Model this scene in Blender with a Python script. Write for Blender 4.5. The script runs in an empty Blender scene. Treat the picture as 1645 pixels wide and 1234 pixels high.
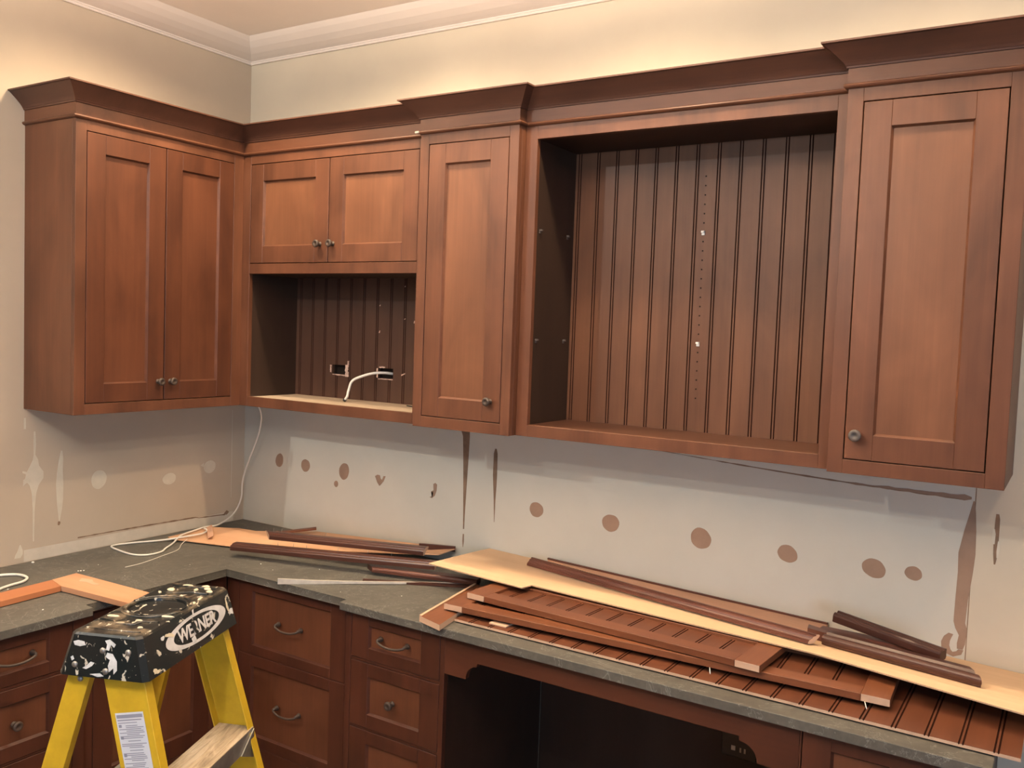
import bpy, bmesh, math, random
from mathutils import Vector, Matrix
random.seed(7)
S = bpy.context.scene
COL = S.collection
PI = math.pi

# ------------------------------------------------------------------ camera
CX, CY, CZ, YAW, PIT, ROL, FPX = 3.394, 2.9863, 1.8746, 32.1251, -3.3628, 2.1055, 1445.313
def make_camera():
    ya, pi_, ro = map(math.radians, (YAW, PIT, ROL))
    f = Vector((-math.sin(ya)*math.cos(pi_), math.cos(ya)*math.cos(pi_), math.sin(pi_)))
    r = Vector((math.cos(ya), math.sin(ya), 0)); u = r.cross(f)
    r2 = r*math.cos(ro)+u*math.sin(ro); u2 = -r*math.sin(ro)+u*math.cos(ro)
    cd = bpy.data.cameras.new('camera'); cd.sensor_width = 36; cd.lens = 36*FPX/1645; cd.clip_start = .05
    c = bpy.data.objects.new('camera', cd); COL.objects.link(c)
    m = Matrix((r2, u2, -f)).transposed().to_4x4(); m.translation = (CX, -CY, CZ)
    c.matrix_world = m; S.camera = c
make_camera()

# ------------------------------------------------------------------ colour management, world, lights
S.view_settings.view_transform = 'Standard'; S.view_settings.look = 'None'
S.view_settings.exposure = 0.0; S.view_settings.gamma = 1; S.view_settings.use_curve_mapping = False
W = bpy.data.worlds.new('world'); S.world = W; W.use_nodes = True
W.node_tree.nodes['Background'].inputs[0].default_value = (.5, .55, .62, 1)
W.node_tree.nodes['Background'].inputs[1].default_value = .3
def spot(n, x, Y, z, tx, tY, tz, power, col, size=.05, ang=150, blend=.6):
    l = bpy.data.lights.new(n, 'SPOT'); l.energy = power; l.color = col; l.shadow_soft_size = size
    l.spot_size = math.radians(ang); l.spot_blend = blend
    o = bpy.data.objects.new(n, l); COL.objects.link(o); o.location = (x, -Y, z)
    o.rotation_euler = (Vector((tx, -tY, tz))-Vector((x, -Y, z))).to_track_quat('-Z', 'Y').to_euler()
    return o
def area(n, x, Y, z, tx, tY, tz, power, col, sx, sy):
    l = bpy.data.lights.new(n, 'AREA'); l.energy = power; l.color = col; l.shape = 'RECTANGLE'; l.size = sx; l.size_y = sy
    o = bpy.data.objects.new(n, l); COL.objects.link(o); o.location = (x, -Y, z)
    o.rotation_euler = (Vector((tx, -tY, tz))-Vector((x, -Y, z))).to_track_quat('-Z', 'Y').to_euler()
    return o
WARM = (1, .76, .50); NEUT = (.97, 1, .95); PEACH = (1, .74, .54)
def bulb(n, x, Y, z, power, col, size=.05):
    l = bpy.data.lights.new(n, 'POINT'); l.energy = power; l.color = col; l.shadow_soft_size = size
    o = bpy.data.objects.new(n, l); COL.objects.link(o); o.location = (x, -Y, z)
# bulbs of the hanging lamp in the middle of the room
bulb('hanging_lamp_light', 2.13, 2.46, 2.40, 24, NEUT, .02)
bulb('hanging_lamp_light', 2.10, 2.42, 2.57, 18, NEUT, .02)
spot('ceiling_fill_light', 2.14, 2.50, 2.62, 2.13, 2.49, 3.16, 350, PEACH, .12, 166, .15)  # added fill to brighten ceiling and cornice, not a bulb of the lamp
spot('room_lamp_light', .46, 3.40, 3.12, .5, .2, 1.2, 92, NEUT, .02, 160)
# recessed ceiling lamps in a row near the walls
for x, Y, p in ((.66, .92, 92), (1.2, .62, 78), (2.1, .62, 78), (3.0, .62, 50), (3.9, .62, 40)):
    spot('downlight_light', x, Y, 3.14, x, Y, 0, p, WARM, .05, 156, .75)
# added cool fill from behind the camera, no window stands there
area('cool_fill_light', 6.5, 6.0, 1.7, 1.5, 0, 1.2, 140, (.54, .72, 1), 1.8, 1.6)

# ------------------------------------------------------------------ helpers
def P(x, Y, z): return Vector((x, -Y, z))
def obj(name, bm, mats, parent=None, M=None, label=None, kind=None, smooth=False):
    """link bm as one mesh object; verts are world-space unless M (object matrix, world) is given"""
    bmesh.ops.recalc_face_normals(bm, faces=bm.faces)
    me = bpy.data.meshes.new(name); bm.to_mesh(me); bm.free()
    for m in (mats if isinstance(mats, (list, tuple)) else [mats]): me.materials.append(m)
    if smooth:
        for p in me.polygons: p.use_smooth = True
    o = bpy.data.objects.new(name, me); COL.objects.link(o)
    W_ = M.copy() if M is not None else Matrix.Identity(4)
    if M is None:                                    # put the origin at the base centre of the mesh
        vs = [v.co for v in me.vertices]
        c = Vector(((min(v.x for v in vs)+max(v.x for v in vs))/2, (min(v.y for v in vs)+max(v.y for v in vs))/2, min(v.z for v in vs)))
        me.transform(Matrix.Translation(-c)); W_ = Matrix.Translation(c)
    if parent is not None:
        o.parent = parent; pw = WM[parent.name]
        o.matrix_basis = pw.inverted() @ W_
    else: o.matrix_basis = W_
    WM[o.name] = W_
    if label: o['label'] = label
    if kind: o['kind'] = kind
    return o
WM = {}
def thing(name, label, cat, loc, rotz=0, group=None, parent=None):
    o = bpy.data.objects.new(name, None); COL.objects.link(o)
    o.empty_display_size = .05
    M = Matrix.Translation(P(*loc)) @ Matrix.Rotation(rotz, 4, 'Z'); o.matrix_basis = M; WM[o.name] = M
    o['label'] = label; o['category'] = cat
    if group: o['group'] = group
    return o
def tag(o, label, cat, group=None):
    o['label'] = label; o['category'] = cat
    if group: o['group'] = group
    return o
def box(bm, x0, x1, Y0, Y1, z0, z1, bev=0, mat=0):
    """axis aligned box, Y is distance into the room (blender -y)"""
    return lbox(bm, x0, x1, -Y1, -Y0, z0, z1, bev, mat)
def lbox(bm, x0, x1, y0, y1, z0, z1, bev=0, mat=0, M=None):
    n0 = len(bm.faces)
    r = bmesh.ops.create_cube(bm, size=1)
    vs = r['verts']
    for v in vs:
        v.co = Vector((x0+(v.co.x+.5)*(x1-x0), y0+(v.co.y+.5)*(y1-y0), z0+(v.co.z+.5)*(z1-z0)))
    fs = set(f for v in vs for f in v.link_faces)
    if bev > 0:
        es = list(set(e for v in vs for e in v.link_edges))
        rr = bmesh.ops.bevel(bm, geom=es, offset=bev, segments=1, affect='EDGES', profile=.5)
        fs = set(rr['faces']) | set(f for f in fs if f.is_valid)
        vs = list(set(v for f in fs for v in f.verts))
    for f in fs: f.material_index = mat
    if M is not None:
        for v in vs: v.co = M @ v.co
    return fs
def prism(bm, pts, z0, z1, mat=0, side=None):
    """vertical prism over polygon pts [(x,Y)]; z may be callables"""
    f0 = z0 if callable(z0) else (lambda x, Y: z0); f1 = z1 if callable(z1) else (lambda x, Y: z1)
    a = [bm.verts.new(P(x, Y, f0(x, Y))) for x, Y in pts]; b = [bm.verts.new(P(x, Y, f1(x, Y))) for x, Y in pts]
    n = len(pts)
    f = bm.faces.new(a); f.material_index = mat if side is None else mat
    f = bm.faces.new(b); f.material_index = mat
    for i in range(n):
        f = bm.faces.new((a[i], a[(i+1) % n], b[(i+1) % n], b[i])); f.material_index = mat if side is None else side
def extrude_profile(bm, prof, L, mat=0, end=None):
    """closed profile [(y,z)] extruded along local x from 0 to L"""
    a = [bm.verts.new((0, y, z)) for y, z in prof]; b = [bm.verts.new((L, y, z)) for y, z in prof]
    n = len(prof)
    for s in (a, b):
        f = bm.faces.new(s); f.material_index = mat if end is None else end
    for i in range(n):
        f = bm.faces.new((a[i], a[(i+1) % n], b[(i+1) % n], b[i])); f.material_index = mat
def frame_x(p0, p1, up=(0, 0, 1), roll=0):
    """matrix with local x from p0 to p1, local y pointing away from the room's viewer (left of x), z up"""
    x = (p1-p0).normalized(); y = Vector(up).cross(x).normalized(); z = x.cross(y)
    M = Matrix((x, y, z)).transposed().to_4x4()
    M = M @ Matrix.Rotation(roll, 4, 'X'); M.translation = p0
    return M
def smooth_path(pts, n=6):
    pts = [Vector(p) for p in pts]; q = [2*pts[0]-pts[1]]+pts+[2*pts[-1]-pts[-2]]; out = []
    for i in range(1, len(q)-2):
        for k in range(n):
            t = k/n; a, b, c, d = q[i-1], q[i], q[i+1], q[i+2]
            out.append(.5*((2*b)+(c-a)*t+(2*a-5*b+4*c-d)*t*t+(3*b-a-3*c+d)*t**3))
    return out+[pts[-1]]
def tube(bm, pts, r, seg=10, mat=0):
    rad = r if callable(r) else (lambda t: r)
    rings = []; n = len(pts); prev = None
    for i, p in enumerate(pts):
        d = (pts[min(i+1, n-1)]-pts[max(i-1, 0)]).normalized()
        if prev is None: a = d.orthogonal().normalized()
        else: a = (prev-d*prev.dot(d)).normalized()
        prev = a; b = d.cross(a)
        rings.append([bm.verts.new(p+(a*math.cos(2*PI*k/seg)+b*math.sin(2*PI*k/seg))*rad(i/(n-1))) for k in range(seg)])
    for i in range(n-1):
        for k in range(seg):
            f = bm.faces.new((rings[i][k], rings[i][(k+1) % seg], rings[i+1][(k+1) % seg], rings[i+1][k])); f.material_index = mat; f.smooth = True
    for rg in (rings[0], rings[-1]):
        f = bm.faces.new(rg); f.material_index = mat
def lathe(bm, prof, M, seg=20, mat=0):
    """prof [(r, h)] about local z, transformed by M"""
    rings = []
    for r, h in prof:
        if r < 1e-6: rings.append([bm.verts.new(M @ Vector((0, 0, h)))])
        else: rings.append([bm.verts.new(M @ Vector((r*math.cos(2*PI*k/seg), r*math.sin(2*PI*k/seg), h))) for k in range(seg)])
    for a, b in zip(rings, rings[1:]):
        for k in range(seg):
            k2 = (k+1) % seg
            vs = [a[k % len(a)], a[k2 % len(a)], b[k2 % len(b)], b[k % len(b)]]
            vs = list(dict.fromkeys(vs))
            if len(vs) > 2:
                f = bm.faces.new(vs); f.material_index = mat; f.smooth = True
def blob(cx, cy, rx, ry, n=22, j=.08, seed=0, squash=0, rot=0):
    r = random.Random(seed); ph = [r.uniform(0, 6.28) for _ in range(3)]
    out = []
    for k in range(n):
        a = 2*PI*k/n; q = 1+j*(math.sin(2*a+ph[0])+.6*math.sin(3*a+ph[1])+.35*math.sin(7*a+ph[2]))
        u, v = rx*q*math.cos(a), ry*q*math.sin(a)
        out.append((cx+u*math.cos(rot)-v*math.sin(rot), cy+u*math.sin(rot)+v*math.cos(rot)))
    return out

# ------------------------------------------------------------------ materials
def new_mat(name):
    m = bpy.data.materials.new(name); m.use_nodes = True
    nt = m.node_tree; return m, nt, nt.nodes['Principled BSDF']
def nd(nt, t, **k):
    n = nt.nodes.new(t)
    for a, b in k.items(): setattr(n, a, b)
    return n
def noise(nt, vec, scale, detail=3, rough=.55, dist=0):
    n = nd(nt, 'ShaderNodeTexNoise'); n.inputs['Scale'].default_value = scale; n.inputs['Detail'].default_value = detail
    n.inputs['Roughness'].default_value = rough; n.inputs['Distortion'].default_value = dist
    nt.links.new(vec, n.inputs['Vector']); return n.outputs['Fac']
def ramp(nt, fac, stops):
    r = nd(nt, 'ShaderNodeValToRGB'); e = r.color_ramp.elements
    while len(e) > 2: e.remove(e[-1])
    e[0].position, e[0].color = stops[0][0], (*stops[0][1], 1); e[1].position, e[1].color = stops[-1][0], (*stops[-1][1], 1)
    for p, c in stops[1:-1]:
        k = e.new(p); k.color = (*c, 1)
    nt.links.new(fac, r.inputs[0]); return r.outputs[0]
def mix(nt, fac, a, b, mode='MIX'):
    m = nd(nt, 'ShaderNodeMix', data_type='RGBA', blend_type=mode)
    for s, v in ((m.inputs[0], fac), (m.inputs[6], a), (m.inputs[7], b)):
        if isinstance(v, (int, float)): s.default_value = v
        elif isinstance(v, tuple): s.default_value = (*v, 1)
        else: nt.links.new(v, s)
    return m.outputs[2]
def coords(nt, scale=(1, 1, 1), rnd=True):
    tc = nd(nt, 'ShaderNodeTexCoord'); mp = nd(nt, 'ShaderNodeMapping'); mp.inputs['Scale'].default_value = scale
    nt.links.new(tc.outputs['Object'], mp.inputs['Vector'])
    if rnd:
        oi = nd(nt, 'ShaderNodeObjectInfo'); vm = nd(nt, 'ShaderNodeVectorMath', operation='SCALE')
        nt.links.new(oi.outputs['Random'], vm.inputs['Scale']); vm.inputs[0].default_value = (7.3, 11.1, 5.7)
        nt.links.new(vm.outputs[0], mp.inputs['Location'])
    return mp.outputs[0]
def bump(nt, bsdf, h, strength, dist=.001):
    b = nd(nt, 'ShaderNodeBump'); b.inputs['Strength'].default_value = strength; b.inputs['Distance'].default_value = dist
    nt.links.new(h, b.inputs['Height']); nt.links.new(b.outputs[0], bsdf.inputs['Normal'])
def wood(name, light, dark, axis='z', rough=.45, blotch=.62, spec=.4, bands=14):
    m, nt, b = new_mat(name)
    k = {'x': 0, 'y': 1, 'z': 2}[axis]
    def sc(across, along):
        v = [across]*3; v[k] = along; return tuple(v)
    fine = noise(nt, coords(nt, sc(70, 1.8)), 1, 4, .6, .3)
    band = noise(nt, coords(nt, sc(bands, .25)), 1, 1, .5)
    blo = noise(nt, coords(nt, sc(4.5, 1.8)), 1, 3, .58, .8)
    mid = tuple((a+c)/2 for a, c in zip(light, dark))
    c1 = ramp(nt, fine, [(.3, dark), (.55, mid), (.75, light)])
    c2 = ramp(nt, blo, [(.3, dark), (.5, mid), (.72, light)])
    c3 = ramp(nt, band, [(.35, dark), (.65, light)])
    c = mix(nt, .45, c1, c3); c = mix(nt, blotch, c, c2)
    nt.links.new(c, b.inputs['Base Color'])
    b.inputs['Roughness'].default_value = rough; b.inputs['Specular IOR Level'].default_value = spec
    bump(nt, b, fine, .12)
    return m
LT, DK = (.155, .060, .030), (.056, .020, .0095)
ST = {a: wood('stained_maple_'+a, LT, DK, a) for a in 'xyz'}
PN = wood('stained_maple_panel', (.195, .082, .040), (.080, .030, .014), 'z', bands=9)
BK = wood('stained_beadboard', (.140, .060, .030), (.064, .025, .012), 'z', blotch=.6, rough=.5)
DI = wood('shaded_interior', (.034, .018, .011), (.020, .010, .006), 'z', rough=.55)  # darkened wood: shade inside cabinets and kneehole put into the colour
OR = {a: wood('orange_stained_'+a, (.205, .076, .032), (.110, .035, .015), a, rough=.4, blotch=.35) for a in 'xyz'}
TR = wood('dark_stained_trim', (.085, .032, .020), (.034, .012, .009), 'x', rough=.32, blotch=.4)
TRM = wood('brown_stained_trim', (.150, .056, .036), (.062, .021, .015), 'x', rough=.4, blotch=.4)
PLY = wood('raw_plywood', (.74, .52, .33), (.60, .40, .24), 'x', rough=.6, blotch=.3, spec=.2)
PLP = wood('raw_board_back', (.62, .37, .25), (.48, .27, .17), 'x', rough=.65, spec=.2)
RAW = wood('raw_end_grain', (.60, .41, .28), (.48, .31, .20), 'y', rough=.7, spec=.2)
RAWO = wood('raw_orange_board', (.56, .31, .18), (.44, .225, .12), 'x', rough=.6, spec=.25)
def plain(name, col, rough=.5, metal=0, spec=.5, nscale=0, amt=.12, bumps=0):
    m, nt, b = new_mat(name); b.inputs['Roughness'].default_value = rough; b.inputs['Metallic'].default_value = metal
    b.inputs['Specular IOR Level'].default_value = spec
    if nscale:
        n = noise(nt, coords(nt), nscale, 5, .6)
        c = ramp(nt, n, [(.3, tuple(v*(1-amt) for v in col)), (.7, tuple(min(1, v*(1+amt)) for v in col))])
        nt.links.new(c, b.inputs['Base Color'])
        if bumps: bump(nt, b, n, bumps)
    else: b.inputs['Base Color'].default_value = (*col, 1)
    return m
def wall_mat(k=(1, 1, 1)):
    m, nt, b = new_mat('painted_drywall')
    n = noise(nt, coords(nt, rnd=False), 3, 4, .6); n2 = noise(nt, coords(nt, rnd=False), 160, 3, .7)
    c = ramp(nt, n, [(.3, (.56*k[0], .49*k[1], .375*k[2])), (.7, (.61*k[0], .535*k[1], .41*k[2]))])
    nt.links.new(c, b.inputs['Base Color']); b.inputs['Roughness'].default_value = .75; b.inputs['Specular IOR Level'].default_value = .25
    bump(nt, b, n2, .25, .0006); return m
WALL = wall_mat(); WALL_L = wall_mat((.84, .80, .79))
CEIL = plain('white_ceiling_paint', (.93, .85, .77), .7, nscale=4, amt=.02)
PAPER = plain('bare_drywall_paper', (.305, .205, .145), .85, spec=.1, nscale=14, amt=.10)
PAPERD = plain('torn_brown_paper', (.23, .15, .10), .9, spec=.1, nscale=25, amt=.2)
MUD = plain('pale_wall_patch', (.60, .55, .44), .8, spec=.2, nscale=20, amt=.06)
STRIP = plain('unpainted_wall_strip', (.60, .54, .44), .85, spec=.2, nscale=20, amt=.06)
BAND = plain('grey_wall_layer', (.56, .535, .455), .8, spec=.2, nscale=4, amt=.04)  # slightly greyer layer for the lower back wall
FLOOR = wood('oak_floor_boards', (.20, .12, .07), (.12, .07, .04), 'x', rough=.4)
KNOB = plain('dark_bronze', (.050, .034, .025), .5, .1, nscale=40, amt=.3)
KNOBM = plain('dark_pewter', (.075, .062, .055), .55, .1)
DARK = plain('shadow_gap_black', (.018, .012, .009), .8, spec=.1)
WHITE = plain('white_plastic', (.80, .78, .72), .45)
CABLE = plain('white_cable_sheath', (.74, .70, .62), .5)
BLACKP = plain('black_plastic', (.015, .015, .015), .4)
STEEL = plain('galvanised_steel', (.35, .34, .31), .45, .8, nscale=20, amt=.2)
YEL = plain('yellow_fibreglass', (.56, .365, .020), .42, nscale=18, amt=.12)
def soapstone():
    m, nt, b = new_mat('soapstone'); v = coords(nt, rnd=False)
    n = noise(nt, v, 5, 6, .65, .5); n2 = noise(nt, v, 45, 4, .7)
    c = ramp(nt, n, [(.3, (.070, .066, .055)), (.5, (.088, .085, .072)), (.72, (.120, .114, .094))])
    c = mix(nt, .35, c, ramp(nt, n2, [(.35, (.06, .06, .054)), (.7, (.14, .13, .108))]))
    w = noise(nt, v, 3.2, 5, .75, 1.6)
    vein = ramp(nt, w, [(.490, (0, 0, 0)), (.499, (.5, .5, .5)), (.508, (0, 0, 0))])
    c = mix(nt, vein, c, (.27, .27, .245))
    nt.links.new(c, b.inputs['Base Color']); b.inputs['Roughness'].default_value = .5; b.inputs['Specular IOR Level'].default_value = .3
    bump(nt, b, n2, .15); return m
STONE = soapstone()
def splatter():
    m, nt, b = new_mat('paint_spattered_plastic'); v = coords(nt, (1, 1, 1), False)
    n = noise(nt, coords(nt, (26, 60, 40), False), 1, 3, .55, .6); n2 = noise(nt, v, 110, 3, .6)
    big = noise(nt, v, 9, 3, .6)
    base = ramp(nt, big, [(.35, (.004, .008, .009)), (.65, (.010, .010, .009))])
    msk = ramp(nt, n, [(.635, (0, 0, 0)), (.66, (1, 1, 1))]); msk2 = ramp(nt, n2, [(.70, (0, 0, 0)), (.73, (1, 1, 1))])
    dust = ramp(nt, noise(nt, v, 16, 5, .7), [(.50, (0, 0, 0)), (.66, (.75, .75, .75))])
    sp = nd(nt, 'ShaderNodeSeparateXYZ'); tc_ = nd(nt, 'ShaderNodeTexCoord'); nt.links.new(tc_.outputs['Object'], sp.inputs[0])
    up = nd(nt, 'ShaderNodeMapRange'); up.inputs[1].default_value = 1.134; up.inputs[2].default_value = 1.139; nt.links.new(sp.outputs[2], up.inputs[0])
    dm = nd(nt, 'ShaderNodeMath', operation='MULTIPLY'); nt.links.new(dust, dm.inputs[0]); nt.links.new(up.outputs[0], dm.inputs[1])
    c = mix(nt, dm.outputs[0], base, (.20, .155, .10)); c = mix(nt, msk, c, (.55, .50, .40)); c = mix(nt, msk2, c, (.5, .46, .38))
    nt.links.new(c, b.inputs['Base Color']); b.inputs['Roughness'].default_value = .35
    return m
SPLAT = splatter()
def grimy():
    m, nt, b = new_mat('plaster_dusted_metal'); v = coords(nt, (3, 14, 3), False)
    n = noise(nt, v, 2.5, 5, .65, .8)
    c = ramp(nt, n, [(.3, (.20, .16, .11)), (.5, (.42, .33, .22)), (.7, (.62, .52, .38))])
    nt.links.new(c, b.inputs['Base Color']); b.inputs['Roughness'].default_value = .6; return m
GRIME = grimy()
BLOT = plain('dried_white_paint', (.62, .62, .60), .55, nscale=60, amt=.2)
BLOTC = plain('dried_cream_paint', (.62, .54, .38), .55, nscale=60, amt=.2)

# ------------------------------------------------------------------ measured layout (metres; Y is distance from the back wall)
dL, L1, zb = .3266, 1.0802, 1.5105
d1, d2 = .3169, .3615
X1, X2, X3, X4 = 1.3158, 1.7385, 2.8085, 3.2523
zdt, zdb = 2.5397, 1.550
zmb, zmo, zos, zqt = 2.1204, 2.0783, 1.5514, 2.5324
zc, tc = .914, .028
cl, c1, cl2, c2, xb, yb = .6516, .648, .6962, .6855, 1.2748, 1.2359
zt = 2.6949

# ------------------------------------------------------------------ room shell
RX, RY, RZ = 8.0, 7.5, 3.165
bm = bmesh.new(); box(bm, -.12, RX+.12, -.12, RY+.12, -.1, 0); obj('floor', bm, FLOOR, kind='structure')
bm = bmesh.new(); box(bm, -.12, RX+.12, -.12, RY+.12, RZ, RZ+.1); obj('ceiling', bm, CEIL, kind='structure')
bm = bmesh.new(); box(bm, -.12, RX+.12, -.12, 0, 0, RZ); wall_b = obj('wall_back', bm, WALL, kind='structure')
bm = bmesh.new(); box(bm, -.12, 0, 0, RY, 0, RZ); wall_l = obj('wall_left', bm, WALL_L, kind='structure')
FARW = plain('grey_painted_drywall', (.34, .34, .33), .8, nscale=3, amt=.04)
bm = bmesh.new(); box(bm, RX, RX+.12, 0, RY, 0, RZ); obj('wall_right', bm, FARW, kind='structure')
bm = bmesh.new(); box(bm, -.12, RX+.12, RY, RY+.12, 0, RZ); obj('wall_front', bm, FARW, kind='structure')
# plaster cornice along all four walls
def sweep(bm, path, prof, closed=False, mat=0):
    """path [(x,Y)], prof [(offset,z)]; outward is (-dY, dx)"""
    n = len(path); rows = []
    for i, (x, Y) in enumerate(path):
        ns = []
        for a, b in ((i-1, i), (i, i+1)):
            if closed: a %= n; b %= n
            elif a < 0 or b >= n: continue
            dx, dY = path[b][0]-path[a][0], path[b][1]-path[a][1]; l = math.hypot(dx, dY)
            ns.append((-dY/l, dx/l))
        if len(ns) == 2 and abs(ns[0][0]*ns[1][0]+ns[0][1]*ns[1][1]) > .99: ns = ns[:1]
        ox, oY = sum(a for a, _ in ns), sum(b for _, b in ns)
        rows.append([bm.verts.new(P(x+ox*o, Y+oY*o, z)) for o, z in prof])
    m = len(prof)
    for i in range(n if closed else n-1):
        A, B = rows[i], rows[(i+1) % n]
        for k in range(m):
            f = bm.faces.new((A[k], A[(k+1) % m], B[(k+1) % m], B[k])); f.material_index = mat
    if not closed:
        for r in (rows[0], rows[-1]):
            f = bm.faces.new(r); f.material_index = mat
cz = 3.0803
corn = [(0, cz), (.008, cz), (.010, cz+.004), (.008, cz+.008), (.012, cz+.011), (.012, cz+.015), (.03, cz+.021), (.055, cz+.031), (.085, cz+.047), (.112, cz+.066), (.128, cz+.080), (.132, RZ-.001), (0, RZ-.001)]
bm = bmesh.new(); sweep(bm, [(.001, RY-.001), (.001, .001), (RX-.001, .001), (RX-.001, RY-.001)], corn, closed=True)
obj('trim_1', bm, plain('cream_trim_paint', (.70, .63, .56), .7, nscale=4, amt=.02), kind='structure')

# wall scars: thin layers of bare paper, filler and unpainted strips (children of their wall)
def flat_patch(name, pts, mat, t, par, f3, strip):
    bm = bmesh.new(); a = [bm.verts.new(f3(u, v, t)) for u, v in pts]; b = [bm.verts.new(f3(u, v, -.0005)) for u, v in pts]; n = len(pts)
    if strip:
        for i in range(n//2-1): bm.faces.new((a[i], a[i+1], a[n-2-i], a[n-1-i]))
    else: bmesh.ops.triangulate(bm, faces=[bm.faces.new(a)])
    for i in range(n): bm.faces.new((a[i], a[(i+1) % n], b[(i+1) % n], b[i]))
    return obj(name, bm, mat, par)
class Strip(list): pass
def on_back(name, pts, mat, t=.0007): return flat_patch(name, pts, mat, t, wall_b, lambda x, z, d: P(x, d, z), isinstance(pts, Strip))
def on_left(name, pts, mat, t=.0007): return flat_patch(name, pts, mat, t, wall_l, lambda Y, z, d: P(d, Y, z), isinstance(pts, Strip))
on_back('grey_band', [(.004, zc+.001), (3.158, zc+.001), (3.158, 1.50), (.004, 1.50)], BAND, .0003)
for i, (x, z, rx, rz, rot) in enumerate([(.243, 1.228, .024, .034, -.25), (.413, 1.222, .027, .030, 0), (.651, 1.222, .030, .037, -.3), (.605, 1.160, .013, .014, 0),
        (1.652, 1.187, .030, .030, 0), (1.971, 1.181, .034, .033, 0), (2.319, 1.178, .037, .037, 0), (2.619, 1.173, .034, .028, -.2),
        (2.889, 1.171, .036, .030, -.2), (3.004, 1.175, .025, .022, 0)]):
    on_back('bare_paper_spot', blob(x, z, rx, rz, 26, .035, i+3, rot=rot), PAPER)
on_back('bare_paper_spot', [(.832, 1.222), (.845, 1.230), (.860, 1.229), (.864, 1.215), (.872, 1.210), (.880, 1.228), (.892, 1.228), (.882, 1.206), (.866, 1.188), (.858, 1.182), (.845, 1.196)], PAPER)
on_back('bare_paper_spot', [(1.150, 1.226), (1.160, 1.232), (1.170, 1.226), (1.168, 1.200), (1.160, 1.178), (1.145, 1.166), (1.132, 1.168), (1.146, 1.176), (1.152, 1.190), (1.140, 1.194), (1.152, 1.200)], PAPER)
def strip_pts(ctr):                                     # ctr: [(x, z, half width)] from top to bottom
    return Strip([(x-w, z) for x, z, w in ctr]+[(x+w, z) for x, z, w in reversed(ctr)])
on_back('torn_paper_strip', strip_pts([(1.300, 1.478, .016), (1.305, 1.462, .021), (1.310, 1.44, .017), (1.311, 1.35, .013), (1.311, 1.25, .009), (1.311, 1.15, .005), (1.311, 1.06, .003)]), PAPERD)
on_back('torn_paper_strip', strip_pts([(1.311, 1.04, .003), (1.311, 1.01, .004), (1.311, .985, .001)]), PAPERD)
on_back('torn_paper_strip', strip_pts([(1.455, 1.405, .004), (1.455, 1.385, .009), (1.455, 1.30, .010), (1.456, 1.26, .008), (1.457, 1.20, .004), (1.459, 1.11, .001)]), PAPERD)
on_back('torn_paper_strip', strip_pts([(3.157, 1.42, .002), (3.156, 1.385, .008), (3.152, 1.33, .016), (3.147, 1.26, .023), (3.146, 1.2, .020), (3.141, 1.12, .017), (3.139, 1.05, .016), (3.145, 1.03, .016), (3.150, 1.01, .010), (3.147, .985, .011), (3.145, .968, .008)]), PAPER)
on_back('torn_paper_strip', Strip([(3.112, 1.012), (3.100, 1.000), (3.093, .982), (3.095, .962), (3.108, .948), (3.128, .942), (3.150, .952), (3.155, .967), (3.141, .967), (3.136, .960), (3.126, .956), (3.120, .962), (3.116, .974), (3.117, .988), (3.121, 1.000), (3.125, 1.010)]), PAPER, .0012)
on_back('torn_paper_strip', strip_pts([(3.221, 1.39, .004), (3.222, 1.375, .006), (3.221, 1.32, .007), (3.222, 1.27, .006), (3.221, 1.24, .002)]), PAPERD)
on_back('pale_chip', strip_pts([(3.213, 1.345, .003), (3.214, 1.33, .005), (3.215, 1.30, .003)]), MUD, .001)
on_back('pale_chip', strip_pts([(3.229, 1.31, .003), (3.228, 1.28, .004), (3.227, 1.26, .002)]), MUD, .001)
on_back('scribe_line', strip_pts([(3.161, 1.47, .0012), (3.161, .93, .0012)]), PAPERD, .0006)
# ragged caulk line under the wall cabinets
rg = random.Random(3)
def ragged(x0, x1, zf, w0, w1, n=40):
    up = []; dn = []
    for i in range(n+1):
        t = i/n; x = x0+(x1-x0)*t; z = zf(t); w = (w0+(w1-w0)*t)*rg.uniform(.4, 1.5); up.append((x, z+w)); dn.append((x, z-w))
    return Strip(up+dn[::-1])
on_back('ragged_caulk_line', ragged(.10, 1.26, lambda t: 1.497-.026*t-.006*math.sin(6*t), .004, .006), PAPERD)
on_back('ragged_caulk_line', ragged(1.76, 2.05, lambda t: 1.492-.012*t, .004, .003), PAPERD)
on_back('ragged_caulk_line', ragged(2.10, 3.13, lambda t: 1.472-.050*math.sin(1.35*t), .001, .0035), PAPERD)
on_back('ragged_caulk_line', ragged(2.80, 3.15, lambda t: 1.432-.004*t, .002, .008, 18), PAPER, .0013)
# left wall
on_left('unpainted_strip', [(.06, .916), (1.076, .916), (1.076, .962), (.06, .962)], STRIP)
on_left('ragged_caulk_line', ragged(.855, .11, lambda t: .972-.012*t*t*(1 if t < .8 else 1.6), .0022, .0028), PAPERD, .001)
on_left('torn_paper_strip', [(.12, .955), (.10, .972), (.085, .962), (.10, .950)], PAPERD, .001)
for i, (Y, z, ry, rz) in enumerate([(.764, 1.200, .034, .039), (.423, 1.162, .034, .026), (.203, 1.192, .034, .029)]):
    on_left('filler_patch', blob(Y, z, ry, rz, 26, .03, i+40), MUD)
on_left('filler_patch', [(.238, 1.195), (.255, 1.203), (.235, 1.214)], MUD)
on_left('filler_patch', strip_pts([(1.036, 1.42, .003), (1.035, 1.37, .005), (1.036, 1.33, .003), (1.032, 1.31, .010), (1.036, 1.285, .018), (1.034, 1.26, .034), (1.036, 1.235, .036), (1.036, 1.21, .018), (1.037, 1.18, .009), (1.038, 1.12, .004), (1.038, .99, .002)]), MUD)
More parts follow.
